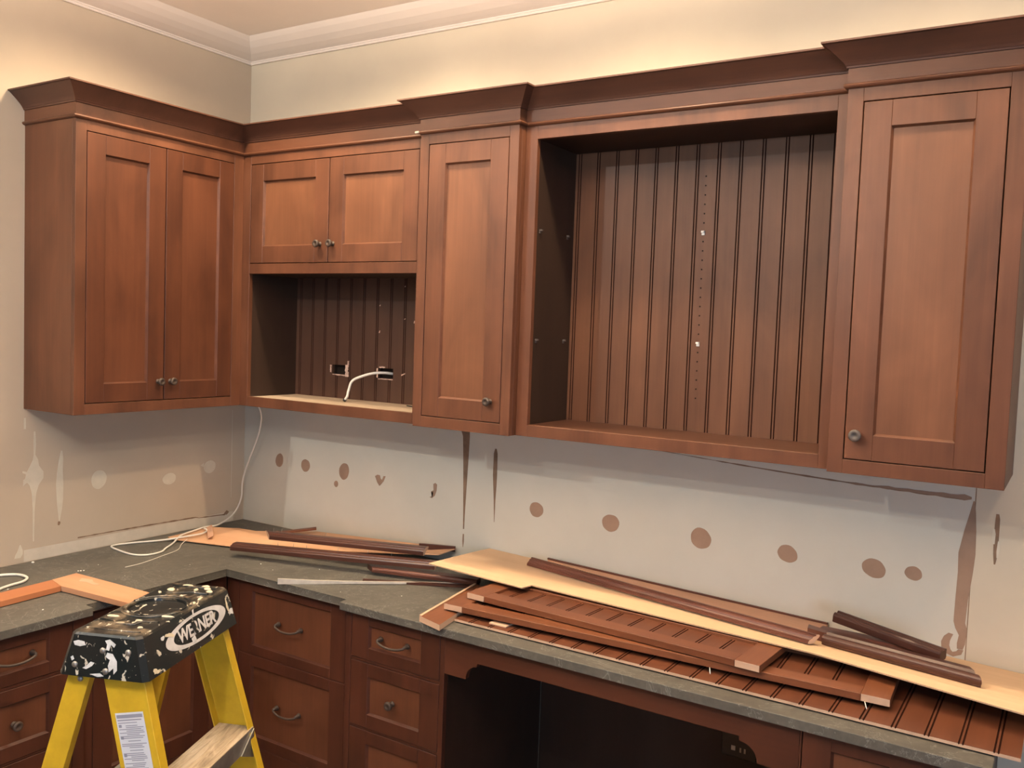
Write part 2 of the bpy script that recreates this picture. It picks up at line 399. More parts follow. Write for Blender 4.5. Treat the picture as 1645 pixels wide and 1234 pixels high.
on_left('filler_patch', Strip([(1.050, 1.262), (1.066, 1.266), (1.082, 1.270), (1.082, 1.263), (1.068, 1.256), (1.050, 1.250)]), MUD, .0011)
on_left('filler_patch', Strip([(1.052, 1.236), (1.066, 1.240), (1.078, 1.236), (1.080, 1.212), (1.068, 1.222), (1.052, 1.224)]), MUD, .0011)
on_left('filler_patch', strip_pts([(.926, 1.335, .003), (.928, 1.30, .009), (.932, 1.26, .011), (.933, 1.20, .015), (.932, 1.14, .013), (.932, 1.10, .009), (.934, 1.05, .001)]), MUD)
on_left('filler_patch', strip_pts([(1.074, 1.475, .004), (1.074, 1.432, .004)]), MUD)
on_left('filler_patch', strip_pts([(1.090, .985, .002), (1.090, .962, .010), (1.094, .948, .014), (1.10, .935, .012)]), MUD)
on_left('dark_screw_hole', blob(.935, 1.045, .006, .008, 12, .1, 5), PAPERD)
on_left('scribe_line', strip_pts([(.075, 1.45, .0012), (.075, 1.03, .0012)]), MUD)
on_left('ragged_caulk_line', ragged(.92, .10, lambda t: 1.494+.004*t, .0016, .003), MUD, .0009)

# ------------------------------------------------------------------ cabinet door / drawer builders (local: x width, z up, front faces -y at y=0)
def beadboard(bm, u0, u1, v0, v1, th, first, pitch=.0755, mat=0, dark=1):
    """front face at y=0 facing -y with double grooves; u along x, v along z"""
    us = [(u0, 0, mat)]
    k = 0
    cs = []
    c = first
    while c > u0+.01: c -= pitch
    while c < u1-.006:
        if c > u0+.006: cs.append(c)
        c += pitch
    prof = [(u0, 0)]; dk = []
    for c in cs:
        for s in (-.0045, .0045):
            prof += [(c+s-.0022, 0), (c+s, .003), (c+s+.0022, 0)]
    prof.append((u1, 0))
    a = [bm.verts.new((u, y, v0)) for u, y in prof]; b = [bm.verts.new((u, y, v1)) for u, y in prof]
    for i in range(len(prof)-1):
        f = bm.faces.new((a[i], a[i+1], b[i+1], b[i])); f.material_index = dark if (prof[i][1] > 0 or prof[i+1][1] > 0) else mat
    c0 = [bm.verts.new((u0, th, v0)), bm.verts.new((u1, th, v0)), bm.verts.new((u1, th, v1)), bm.verts.new((u0, th, v1))]
    bm.faces.new((c0[0], c0[1], c0[2], c0[3])).material_index = mat
    bm.faces.new(a+[c0[1], c0[0]]).material_index = mat; bm.faces.new(b+[c0[2], c0[3]]).material_index = mat
    bm.faces.new((a[0], b[0], c0[3], c0[0])).material_index = mat; bm.faces.new((a[-1], b[-1], c0[2], c0[1])).material_index = mat
GROOVE = plain('groove_stain', (.030, .010, .006), .8, spec=.1)
def shaker(name, w, h, M, parent, rail=.07, stile=.0735, th=.020, rec=.010, label=None, pm=None, fm=None, bottom=None, top=None):
    bt = bottom or rail; tp = top or rail
    bm = bmesh.new()
    lbox(bm, 0, stile, 0, th, 0, h, .0012, 0); lbox(bm, w-stile, w, 0, th, 0, h, .0012, 0)
    lbox(bm, stile, w-stile, 0, th, 0, bt, .0008, 1); lbox(bm, stile, w-stile, 0, th, h-tp, h, .0008, 1)
    # stepped inner edge
    o = [(stile, bt), (w-stile, bt), (w-stile, h-tp), (stile, h-tp)]; s = .005
    i_ = [(stile+s, bt+s), (w-stile-s, bt+s), (w-stile-s, h-tp-s), (stile+s, h-tp-s)]
    A = [bm.verts.new((x, .002, z)) for x, z in o]; B = [bm.verts.new((x, rec, z)) for x, z in i_]
    C = [bm.verts.new((x, .006, (z))) for x, z in [((a[0]+b[0])/2, (a[1]+b[1])/2) for a, b in zip(o, i_)]]
    for q, r_ in ((A, C), (C, B)):
        for k in range(4): bm.faces.new((q[k], q[(k+1) % 4], r_[(k+1) % 4], r_[k])).material_index = k % 2
    fm = fm or ST; d = obj(name, bm, [fm['z'], fm['x']], parent, M, label)
    bm = bmesh.new(); lbox(bm, stile+.001, w-stile-.001, rec, th-.002, bt+.001, h-tp-.001)
    obj(name+'_panel', bm, pm or PN, d, M)
    return d
def knob(M, parent, u, z, mat=None, r=.0155):
    bm = bmesh.new(); T = M @ Matrix.Translation((u, 0, z)) @ Matrix.Rotation(PI/2, 4, 'X')
    lathe(bm, [(0, 0), (.010, 0), (.010, .002), (.006, .004), (.0055, .012), (r*.8, .017), (r, .021), (r, .026), (r*.9, .029), (r*.45, .0295), (r*.4, .0285), (0, .0285)], Matrix.Identity(4))
    return obj('knob', bm, mat or KNOB, parent, T, smooth=False)
def pull(M, parent, u, z, L=.115):
    bm = bmesh.new()
    pts = [Vector((-L/2, 0, 0)), Vector((-L/2, -.018, -.002)), Vector((-L/2+.006, -.024, -.005)), Vector((-L/4, -.028, -.011)), Vector((0, -.030, -.013)), Vector((L/4, -.028, -.011)), Vector((L/2-.006, -.024, -.005)), Vector((L/2, -.018, -.002)), Vector((L/2, 0, 0))]
    tube(bm, smooth_path(pts, 5), .0042, 10)
    for s in (-1, 1):
        lathe(bm, [(0, 0), (.010, 0), (.010, .003), (.007, .007), (.006, .016), (.0045, .022), (0, .024)], Matrix.Translation((s*L/2, 0, 0)) @ Matrix.Rotation(PI/2, 4, 'X'))
    return obj('pull_handle', bm, KNOB, parent, M @ Matrix.Translation((u, 0, z)))
def front_M(x, Y, z): return Matrix.Translation(P(x, Y, z))                       # faces the room from the back wall
def left_M(x, Y, z): return Matrix.Translation(P(x, Y, z)) @ Matrix.Rotation(PI/2, 4, 'Z')   # faces +x, local x runs towards the corner
G = .003
# ---- left wall cabinet
cab = thing('wall_cabinet', 'stained wood wall cabinet with two tall doors hung on the left wall', 'cabinet', (dL/2, (L1+.05)/2, zb), group=None)
bm = bmesh.new()
t = .019
box(bm, .0015, dL-.020, L1-t, L1, zb, zt-.02, .001)                  # end panel
box(bm, .0015, dL-.020, .33, L1-t, zb+.02, zb+.038)               # bottom, set up a little
box(bm, .0015, dL-.020, .33, L1-t, 2.60, 2.618)
box(bm, .0015, .012, .33, L1-t, zb+.04, 2.6)
obj('carcass', bm, ST['z'], cab)
l1, l2, l3 = 1.0379, .7026, .3681
bm = bmesh.new()
box(bm, dL-.020, dL, l1, L1, zb, zt-.02, .0008, 0); box(bm, dL-.020, dL, d1+.0005, l3, zb, zt-.02, .0008, 0)
box(bm, dL-.020, dL, l3, l1, zb, zdb, .0008, 1); box(bm, dL-.020, dL, l3, l1, zdt, zt-.02, .0008, 1)
obj('face_frame', bm, [ST['z'], ST['y']], cab)
LUS = {a: wood('darker_maple_'+a, (.112, .038, .017), (.040, .0125, .006), a) for a in 'xyz'}  # left cabinet doors in a darker, redder tone
LUP = wood('deep_stained_panel', (.132, .046, .021), (.050, .016, .0075), 'z', bands=9)
for (ya, yb_, ku) in ((l1, l2, .315), (l2, l3, .054)):
    w = ya-yb_-1.5*G; M = left_M(dL, ya-G, zdb+G)
    d = shaker('door', w, zdt-zdb-2*G, M, cab, pm=LUP, fm=LUS)
    knob(M, d, w-.024 if ku > .1 else .028, .072)
# ---- microwave cabinet
cab = thing('wall_cabinet', 'stained wood wall cabinet in the corner with two small doors above an open niche', 'cabinet', ((dL+X1)/2, d1/2, zb))
m1, m2, m3 = .3706, .8225, 1.2766
bm = bmesh.new()
fx0 = dL-.019
box(bm, fx0, m1, d1-.02, d1, zb, zt-.02, .0008, 0); box(bm, m3, X1-.0005, d1-.02, d1, zb, zt-.02, .0008, 0)
for z0, z1 in ((zb, zos), (zmo, zmb), (zdt, zt-.02)): box(bm, m1, m3, d1-.02, d1, z0, z1, .0008, 1)
obj('face_frame', bm, [ST['z'], ST['x']], cab)
bm = bmesh.new()
box(bm, m1-.019, m1, .002, d1-.02, zb+.01, zt-.02); box(bm, m3, m3+.019, .002, d1-.02, zb+.01, zt-.02)
box(bm, m1, m3, .002, d1-.02, zmo, zmo+.019); box(bm, m1, m3, .002, d1-.02, 2.60, 2.618)
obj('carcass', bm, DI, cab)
bm = bmesh.new(); box(bm, m1+.0005, m3-.0005, .020, d1-.0205, zos-.020, zos-.001)
obj('shelf', bm, wood('worn_pale_shelf', (.46, .37, .28), (.30, .23, .165), 'x', rough=.7, spec=.2), cab, label='raw pale shelf of the open niche')
bm = bmesh.new()
holes = [(.598, .676, 1.658, 1.698), (.862, .944, 1.654, 1.697)]
us = [m1, .598, .676, .862, .944, m3]
Mx = front_M(0, .034, 0)
for a, b_ in zip(us, us[1:]):
    hh = [h for h in holes if abs(h[0]-a) < .001]
    if hh:
        beadboard(bm, a, b_, zos, hh[0][2], .012, 1.0); beadboard(bm, a, b_, hh[0][3], zmo, .012, 1.0)
    else: beadboard(bm, a, b_, zos, zmo, .012, 1.0)
bp_ = obj('back_panel', bm, [wood('shaded_beadboard', (.085, .042, .026), (.045, .021, .013), 'z', rough=.5), GROOVE], cab, Mx)  # niche back is a darker copy, shade of the recess in its colour
for h in holes:
    bm = bmesh.new(); x0, x1, z0, z1 = h
    box(bm, x0, x1, .003, .006, z0, z1); box(bm, x0, x0+.002, .006, .022, z0, z1); box(bm, x1-.002, x1, .006, .022, z0, z1); box(bm, x0+.002, x1-.002, .006, .022, z1-.002, z1); box(bm, x0+.002, x1-.002, .006, .022, z0, z0+.002)
    obj('outlet_opening', bm, DARK, bp_)
PLAST = plain('crumbled_plaster', (.58, .42, .33), .9, nscale=60, amt=.25)
def chips(segs, seed):
    r = random.Random(seed)
    for x0, z0, x1, z1, w in segs:
        n = 8; hor = abs(x1-x0) > abs(z1-z0); up = []; dn = []
        for i in range(n+1):
            t_ = i/n; x = x0+(x1-x0)*t_; z = z0+(z1-z0)*t_; k = w*.5*r.uniform(.4, 1.4); k2 = w*.5*r.uniform(.4, 1.4)
            up.append((x, z+k) if hor else (x-k, z)); dn.append((x, z-k2) if hor else (x+k2, z))
        bm = bmesh.new(); pts = up+dn[::-1]; m = len(pts)
        A = [bm.verts.new(P(u, .0355, v)) for u, v in pts]; B = [bm.verts.new(P(u, .0338, v)) for u, v in pts]
        for i in range(n): bm.faces.new((A[i], A[i+1], A[m-2-i], A[m-1-i])); bm.faces.new((B[i], B[i+1], B[m-2-i], B[m-1-i]))
        for i in range(m): bm.faces.new((A[i], A[(i+1) % m], B[(i+1) % m], B[i]))
        obj('chipped_edge', bm, PLAST, bp_)
chips([(.588, 1.664, .588, 1.696, .008), (.600, 1.655, .676, 1.653, .005), (.684, 1.648, .682, 1.700, .016), (.690, 1.70, .692, 1.718, .008), (.858, 1.655, .858, 1.695, .008), (.864, 1.650, .944, 1.651, .004), (.868, 1.699, .90, 1.701, .007), (.99, 1.672, 1.01, 1.680, .005)], 2)
chips([(.862, 1.846, .866, 1.856, .004), (.862, 1.960, .864, 1.966, .004), (.995, 2.042, .999, 2.047, .004), (.999, 1.906, 1.001, 1.911, .004), (1.05, 1.892, 1.052, 1.902, .005), (1.055, 2.03, 1.056, 2.04, .004)], 5)
for (xa, xz, left) in ((m1, m2, True), (m2, m3, False)):
    w = xz-xa-1.5*G; M = front_M(xa+G, d1, zmb+G)
    d = shaker('door', w, zdt-zmb-2*G, M, cab)
    knob(M, d, w-.042 if left else .024, .073)
# cable end in the niche
bm = bmesh.new()
tube(bm, smooth_path([P(.925, .012, 1.674), P(.91, .045, 1.678), P(.88, .075, 1.676), P(.842, .10, 1.664), P(.800, .125, 1.640), P(.793, .14, 1.600), P(.795, .15, 1.575), P(.785, .152, 1.560)]), .0055, 10, 0)
tube(bm, [P(.786, .152, 1.562), P(.780, .152, 1.5555)], .0075, 10, 1)
tag(obj('cable', bm, [CABLE, BLACKP]), 'short white cable bending out of the right wall opening in the open niche', 'cable')
bm = bmesh.new(); prism(bm, [(1.075, .10), (1.275, .10), (1.275, .165), (1.20, .16), (1.16, .135)], zos, zos+.004)
prism(bm, [(1.19, .09), (1.255, .09), (1.27, .15), (1.20, .145)], zos+.004, zos+.022)
tag(obj('cord_cover', bm, BLACKP), 'small black plastic piece lying on the niche shelf, right end', 'plastic piece')
# ---- tall narrow cabinet A and tall cabinet B
def tall(label, xa, xz, da, db):
    cab = thing('wall_cabinet', label, 'cabinet', ((xa+xz)/2, d2/2, zb))
    bm = bmesh.new()
    box(bm, xa, da, d2-.02, d2, zb, zt-.02, .0008, 0); box(bm, db, xz, d2-.02, d2, zb, zt-.02, .0008, 0)
    box(bm, da, db, d2-.02, d2, zb, zdb, .0008, 1); box(bm, da, db, d2-.02, d2, zdt, zt-.02, .0008, 1)
    obj('face_frame', bm, [ST['z'], ST['x']], cab)
    bm = bmesh.new()
    box(bm, xa+.0205, xa+.038, .002, d2-.02, zb+.001, zt-.02); box(bm, xz-.019, xz, .002, d2-.0205, zb, zt-.02, .0008)
    box(bm, xa+.038, xz-.019, .002, d2-.02, zb+.02, zb+.038); box(bm, xa+.038, xz-.019, .002, d2-.02, 2.6, 2.618); box(bm, xa+.038, xz-.019, .002, .012, zb+.04, 2.6)
    obj('carcass', bm, ST['z'], cab)
    w = db-da-2*G; M = front_M(da+G, d2, zdb+G)
    return cab, w, M
cab, w, M = tall('narrow stained wood wall cabinet with one tall door, between niche and open bay', X1, X2, 1.3533, 1.7008)
d = shaker('door', w, zdt-zdb-2*G, M, cab); knob(M, d, w-.042, .072)
cab, w, M = tall('wide single-door stained wood wall cabinet at the far right of the open bay', X3, X4, 2.8503, 3.2066)
d = shaker('door', w, zdt-zdb-2*G, M, cab); knob(M, d, .030, .068, KNOBM, .017)
# ---- open bay
cab = thing('open_wall_cabinet', 'large open stained wood wall cabinet with beadboard back and no shelves', 'cabinet', ((X2+X3)/2, d1/2, zb))
q1, q2 = 1.7854, 2.7731
bm = bmesh.new()
box(bm, X2+.001, q1, d1-.02, d1, zb, zt-.02, .0008, 0); box(bm, q2, X3-.001, d1-.02, d1, zb, zt-.02, .0008, 0)
box(bm, q1, q2, d1-.02, d1, zb, zos, .0008, 1); box(bm, q1, q2, d1-.02, d1, zqt, zt-.02, .0008, 1)
obj('face_frame', bm, [ST['z'], ST['x']], cab)
bm = bmesh.new()
box(bm, q1-.019, q1, .002, d1-.02, zb+.001, zt-.02); box(bm, q2, q2+.019, .002, d1-.02, zb+.001, zt-.02)
box(bm, q1, q2, .002, d1-.02, zqt, zqt+.019)
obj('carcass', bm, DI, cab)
bm = bmesh.new(); box(bm, q1, q2, .002, d1-.0205, zos-.020, zos); obj('bottom_board', bm, wood('shaded_red_shelf', (.085, .034, .018), (.04, .015, .008), 'x'), cab)  # bay floor darkened, shade inside the bay put into its colour
bm = bmesh.new(); beadboard(bm, q1, q2, zos, zqt, .012, 1.802)
bpn = obj('back_panel', bm, [BK, GROOVE], cab, front_M(0, .034, 0))
bm = bmesh.new()
lathe(bm, [(0, -.0003), (.0026, -.0003), (.0026, .0003), (0, .0004)], Matrix.Rotation(PI/2, 4, 'X'), 10)
ph = obj('pin_hole', bm, DARK, bpn, Matrix.Translation(P(2.287, .0342, 1.667)))
for k in range(1, 25):
    c = ph.copy(); COL.objects.link(c); c.matrix_basis = Matrix.Translation((0, 0, .0315*k)) @ ph.matrix_basis
def pin(x, Y, z, side, label):
    bm = bmesh.new()
    if side: 
        box(bm, x-.006, x+.010, Y-.0055, Y+.0055, z-.002, z+.0045, .0008); box(bm, x+.0002, x+.003, Y-.0055, Y+.0055, z-.010, z-.002, .0006)
    else:
        box(bm, x-.0055, x+.0055, Y-.004, Y+.010, z-.002, z+.0045, .0008); box(bm, x-.0055, x+.0055, Y+.0002, Y+.003, z-.010, z-.002, .0006)
    return tag(obj('shelf_pin', bm, WHITE if not side else KNOBM), label, 'shelf pin', 'shelf pins in the open bay')
pin(2.287, .0345, 1.667+.0315*18, False, 'upper white shelf pin on the beadboard back')
pin(2.287, .0345, 1.667+.0315*6, False, 'lower white shelf pin on the beadboard back')
pin(q1, .082, 2.226, True, 'upper metal shelf pin in the dark left side of the bay, nearer the back')
pin(q1, .279, 2.226, True, 'upper metal shelf pin in the dark left side of the bay, nearer the front')
pin(q1, .082, 1.846, True, 'lower metal shelf pin in the dark left side of the bay, nearer the back')
pin(q1, .279, 1.846, True, 'lower metal shelf pin in the dark left side of the bay, nearer the front')
# ---- cabinet crown running over all wall cabinets
path = [(.002, L1), (dL, L1), (dL, d1), (X1, d1), (X1, d2), (X2, d2), (X2, d1), (X3, d1), (X3, d2), (X4, d2), (X4, .002)]
crown = thing('crown_molding', 'stained wood crown moulding running along the tops of all wall cabinets', 'moulding', (1.6, .2, 2.577))
bm = bmesh.new()
cv = [(.0003, 2.632), (.006, 2.632), (.0075, 2.637)]
for k in range(9):
    t_ = k/8; cv.append((.009+.050*t_**1.25, 2.638+.050*t_))
cv += [(.062, 2.6885), (.0652, 2.690), (.0652, zt), (.0003, zt)]
sweep(bm, path, cv); obj('cove', bm, wood('shaded_stained_crown', (.115, .049, .029), (.048, .021, .014), 'x'), crown)  # cove darker than frieze, shade of its downward slope in the colour
bm = bmesh.new()
sweep(bm, path, [(.0003, 2.576), (.005, 2.577), (.010, 2.580), (.0120, 2.584), (.011, 2.587), (.006, 2.590), (.0003, 2.591)])
obj('bead', bm, ST['x'], crown)
bm = bmesh.new(); sweep(bm, path, [(.0002, 2.5905), (.0022, 2.5905), (.0022, 2.6318), (.0002, 2.6318)]); obj('frieze', bm, ST['x'], crown)
bm = bmesh.new(); box(bm, X1-.020, X1-.001, d2+.003, d2+.0145, 2.580, 2.5885, .002)
obj('raw_end', bm, MUD, crown, label='pale unfinished bead end')

# ------------------------------------------------------------------ base cabinets
BS = {a: wood('dark_red_maple_'+a, (.088, .028, .014), (.034, .0105, .0055), a) for a in 'xyz'}  # redder stain, also darkened for the shade on the base cabinets
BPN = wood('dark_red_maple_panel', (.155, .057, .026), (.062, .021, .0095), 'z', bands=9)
f1, f2, fl, fl2 = .623, .660, .627, .671
zu = zc-tc                                            # underside of the worktop
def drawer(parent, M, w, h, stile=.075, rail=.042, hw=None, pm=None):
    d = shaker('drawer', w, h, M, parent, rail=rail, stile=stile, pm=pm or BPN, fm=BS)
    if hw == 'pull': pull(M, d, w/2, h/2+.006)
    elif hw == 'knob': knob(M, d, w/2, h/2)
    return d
# wide drawer unit in the corner of the back run
base = thing('base_cabinet', 'base cabinet with two wide drawers, right of the inside corner', 'cabinet', (.96, f1/2, 0))
bm = bmesh.new()
box(bm, fl+.002, .695, f1-.02, f1, .10, zu, .0008, 0); box(bm, 1.252, 1.283, f1-.02, f1, .10, zu, .0008, 0)
box(bm, .695, 1.252, f1-.02, f1, .10, .236, .0008, 1); box(bm, .695, 1.252, f1-.02, f1, .879, zu, .0008, 1); box(bm, .695, 1.252, f1-.02, f1-.003, .590, .600, 0, 1)
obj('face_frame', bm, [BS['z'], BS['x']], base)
bm = bmesh.new(); box(bm, .65, .67, .02, f1-.02, .0, zu); box(bm, 1.262, 1.282, .02, f1-.02, 0, zu); box(bm, .67, 1.262, .02, f1-.06, 0, .10); box(bm, .67, 1.262, .02, .03, .1, zu)
obj('carcass', bm, DI, base)
drawer(base, front_M(.697, f1, .597), .553, .281, .073, .036, 'pull')
drawer(base, front_M(.697, f1, .238), .553, .355, .073, .042, 'pull')
# narrow drawer stack
base = thing('base_cabinet', 'narrow base cabinet with a stack of three small drawers, left of the kneehole', 'cabinet', (1.5, f2/2, 0))
bm = bmesh.new()
box(bm, 1.2845, 1.309, f2-.02, f2, .10, zu, .0008, 0); box(bm, 1.6955, 1.7135, f2-.02, f2, 0, zu, .0008, 0)
for z0, z1 in ((.10, .236), (.4775, .4845), (.7145, .7245)): box(bm, 1.309, 1.6955, f2-.02, f2-.003 if z0 > .2 else f2, z0, z1, .0006, 1)
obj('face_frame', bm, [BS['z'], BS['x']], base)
bm = bmesh.new(); box(bm, 1.2845, 1.303, .02, f2-.02, 0, zu); box(bm, 1.696, 1.7135, .02, f2-.0205, 0, zu); box(bm, 1.303, 1.696, .02, f2-.06, 0, .10); box(bm, 1.303, 1.696, .02, .03, .1, zu)
obj('carcass', bm, DI, base)
drawer(base, front_M(1.311, f2, .7265), .3825, .1575, .078, .040, 'pull')
drawer(base, front_M(1.311, f2, .4865), .3825, .2265, .078, .047, 'knob')
drawer(base, front_M(1.311, f2, .238), .3825, .2375, .078, .047, 'knob')
# kneehole: arched apron, side and back
ap = thing('desk_apron', 'arched wooden apron spanning the dark kneehole under the worktop', 'apron', (2.28, f2, .75))
bm = bmesh.new()
pts = [(1.7142, .884), (1.7142, .757)]
pts += [(1.797, .757)]
for k in range(9):
    a = k/8*PI/2; pts.append((1.797+.002+.040*(1-math.cos(a)), .760+.045*math.sin(a)))
pts += [(1.843, .818), (2.690, .818), (2.690, .807)]
for k in range(8, -1, -1):
    a = k/8*PI/2; pts.append((2.736+.004-.048*(1-math.cos(a)), .760+.045*math.sin(a)))
pts += [(2.741, .757), (2.800, .757), (2.800, .0), (2.8465, .0), (2.8465, .884)]
A = [bm.verts.new(P(x, f2, z)) for x, z in pts]; B = [bm.verts.new(P(x, f2-.02, z)) for x, z in pts]
bm.faces.new(A); bm.faces.new(B)
for i in range(len(pts)): bm.faces.new((A[i], A[(i+1) % len(pts)], B[(i+1) % len(pts)], B[i]))
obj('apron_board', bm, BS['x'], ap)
bm = bmesh.new(); box(bm, 1.7145, 2.846, .004, .016, 0, zu-.001); obj('back_board', bm, DI, ap)
bm = bmesh.new(); box(bm, 2.44, 2.56, .0162, .030, .455, .545, .002)
ot = obj('outlet_plate', bm, BLACKP); tag(ot, 'black outlet box on the dark back of the kneehole', 'outlet')
bm = bmesh.new(); box(bm, 2.474, 2.488, .0302, .0312, .478, .494); obj('printed_tag', bm, WHITE, ot)
bm = bmesh.new(); box(bm, 2.503, 2.509, .0302, .0312, .476, .492); box(bm, 2.518, 2.524, .0302, .0312, .476, .492); obj('socket_slots', bm, STEEL, ot)
# right base cabinet
base = thing('base_cabinet', 'base cabinet right of the kneehole, only its top edge in view', 'cabinet', (3.06, f2/2, 0))
bm = bmesh.new()
box(bm, 2.8475, 2.852, f2-.02, f2, 0, zu, 0, 0); box(bm, 3.235, 3.265, f2-.02, f2, 0, zu, .0008, 0)
box(bm, 2.852, 3.235, f2-.02, f2-.001, .10, .23, .0008, 1)
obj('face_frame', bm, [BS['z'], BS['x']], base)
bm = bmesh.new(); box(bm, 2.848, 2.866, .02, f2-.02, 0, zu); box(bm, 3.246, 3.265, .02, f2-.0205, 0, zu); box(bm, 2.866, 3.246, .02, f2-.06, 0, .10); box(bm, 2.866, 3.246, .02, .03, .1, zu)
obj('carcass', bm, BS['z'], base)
drawer(base, front_M(2.8545, f2, .655), .378, .229, .072, .042, 'pull')
drawer(base, front_M(2.8545, f2, .234), .378, .418, .072, .06, 'knob')
# left run: corner unit with a door
base = thing('base_cabinet', 'corner base cabinet with one door, behind the stepladder', 'cabinet', (fl/2, .93, 0))
bm = bmesh.new()
box(bm, fl-.02, fl, f1+.002, .700, .10, zu, .0008, 0); box(bm, fl-.02, fl, 1.19, 1.245, .10, zu, .0008, 0)
box(bm, fl-.02, fl, .700, 1.19, .10, .235, .0008, 1); box(bm, fl-.02, fl, .700, 1.19, .872, zu, .0008, 1)
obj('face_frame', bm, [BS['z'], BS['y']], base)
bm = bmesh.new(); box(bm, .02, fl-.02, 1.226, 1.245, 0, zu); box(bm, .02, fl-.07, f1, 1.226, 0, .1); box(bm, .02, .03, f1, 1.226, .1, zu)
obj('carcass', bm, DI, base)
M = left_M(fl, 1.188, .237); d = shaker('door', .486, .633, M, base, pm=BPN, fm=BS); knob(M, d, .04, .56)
# left run: stack of drawers and the next stack
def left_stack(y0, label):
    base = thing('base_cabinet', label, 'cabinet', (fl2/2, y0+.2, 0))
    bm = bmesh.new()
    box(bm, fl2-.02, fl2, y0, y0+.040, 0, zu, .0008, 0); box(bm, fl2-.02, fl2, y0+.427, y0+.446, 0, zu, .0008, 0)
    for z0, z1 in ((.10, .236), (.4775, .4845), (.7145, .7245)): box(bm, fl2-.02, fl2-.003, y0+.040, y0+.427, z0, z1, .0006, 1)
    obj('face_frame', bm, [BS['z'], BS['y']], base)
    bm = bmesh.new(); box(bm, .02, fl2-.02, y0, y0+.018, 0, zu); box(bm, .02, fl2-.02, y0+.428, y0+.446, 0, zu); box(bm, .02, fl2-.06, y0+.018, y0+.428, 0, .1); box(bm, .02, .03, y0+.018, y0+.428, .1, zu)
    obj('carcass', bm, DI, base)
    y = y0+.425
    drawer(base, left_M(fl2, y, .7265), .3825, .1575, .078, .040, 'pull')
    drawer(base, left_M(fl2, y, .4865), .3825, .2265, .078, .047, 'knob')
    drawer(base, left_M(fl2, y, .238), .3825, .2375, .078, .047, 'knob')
left_stack(1.2485, 'base cabinet with a stack of small drawers at the left edge, under the stepped-out worktop')
left_stack(1.697, 'base cabinet with small drawers on the left run, outside the left edge of the photo')

# ------------------------------------------------------------------ worktop
bm = bmesh.new()
prism(bm, [(.001, .001), (3.285, .001), (3.285, c2), (xb, c2), (xb, c1), (cl, c1), (cl, yb), (cl2, yb), (cl2, 2.16), (.001, 2.16)], zu, zc)
bmesh.ops.bevel(bm, geom=[e for e in bm.edges], offset=.0018, segments=2, affect='EDGES', profile=.5)
tag(obj('worktop', bm, STONE), 'grey-green stone worktop running along both walls, dusty and scratched', 'worktop')

# ------------------------------------------------------------------ lumber on the back worktop
def place(name, bm, mats, M, label, cat, group=None):
    return tag(obj(name, bm, mats, None, M), label, cat, group)
# beadboard sheet lying flat
bm = bmesh.new(); Lp = 3.338-1.716
beadboard(bm, 0, Lp, 0, .46, .008, 3.061-1.716, mat=0)
BO = wood('orange_beadboard', (.150, .053, .025), (.080, .026, .012), 'z', rough=.42, blotch=.4)  # beadboard darkened, shade in the panel pile put into its colour
Mb = Matrix.Translation(P(1.716, .615, .9265)) @ Matrix.Rotation(-PI/2, 4, 'X') @ Matrix.Scale(1, 4)
# local x->x, local -y -> up, local z -> into the wall
for v in bm.verts: pass
bm.normal_update()
for f in bm.faces:
    c = f.calc_center_median()
    f.material_index = 2 if (c.z < 1e-4 or c.x < 1e-4 or c.x > Lp-1e-4) else f.material_index
place('beadboard_panel', bm, [BO, GROOVE, RAW], Mb, 'loose brown beadboard sheet lying lowest on the right worktop, pale front edge', 'panel')
# small cleats seen under the sheet stack
for i, (x0, x1, Y0, Y1) in enumerate([(1.835, 1.90, .50, .59)]):
    bm = bmesh.new(); box(bm, x0, x1, Y0, Y1, .9268, .932, .0008)
    tag(obj('wood_shim', bm, RAW), 'small pale wood shim on the loose beadboard sheet', 'shim')
# orange board at the left end
bm = bmesh.new()
pO = [(1.622, .690), (1.722, .722), (1.70, .60), (1.62, .30), (1.522, .27)]
prism(bm, [(1.632, .684), (1.728, .714), (1.645, .285), (1.560, .26)], zc+.001, .934, 0, 1)
prism(bm, [(1.622, .681), (1.632, .684), (1.560, .26), (1.550, .257)], zc+.001, .937, 2)
tag(obj('frame_rail', bm, [OR['y'], RAW, RAW]), 'short orange-stained board with raw pale edge, at the left end of the panel pile', 'board')
def frame_panel(name, fl_, fr_, depth, ztop, label, first=.1, sw=.072, rail=.058):
    """shaker frame with beadboard infill lying flat: fl_, fr_ front corners (x,Y)"""
    p0, p1 = P(*fl_, ztop), P(*fr_, ztop); L_ = (p1-p0).length
    x = (p1-p0).normalized(); y = Vector((-x.y, x.x, 0)); z = Vector((0, 0, 1))
    M = Matrix((x, y, z)).transposed().to_4x4(); M.translation = p0
    root = thing(name, label, 'panel', (0, 0, 0)); root.matrix_basis = M; WM[root.name] = M
    th = .020
    for s in (0, L_-sw):
        bm = bmesh.new(); lbox(bm, s, s+sw, 0, depth, -th, 0, .0008, 0)
        bm.normal_update()
        for f in bm.faces:
            if abs(f.normal.y) > .9: f.material_index = 1
        obj('stile', bm, [OR['y'], RAW], root, M)
    for y0 in (0, depth-rail):
        bm = bmesh.new(); lbox(bm, sw+.0003, L_-sw-.0003, y0, y0+rail, -th, 0, .0008)
        obj('rail', bm, OR['x'], root, M)
    bm = bmesh.new(); beadboard(bm, sw, L_-sw, rail, depth-rail, .006, sw+first)
    M2 = M @ Matrix.Translation((0, 0, -.009)) @ Matrix.Rotation(-PI/2, 4, 'X')
    # rotate so that local -y points up and local z points back
    obj('infill_panel', bm, [BO, GROOVE], root, M @ Matrix.Translation((0, 0, -.009)) @ Matrix(((1, 0, 0, 0), (0, 0, 1, 0), (0, -1, 0, 0), (0, 0, 0, 1))))
    return root
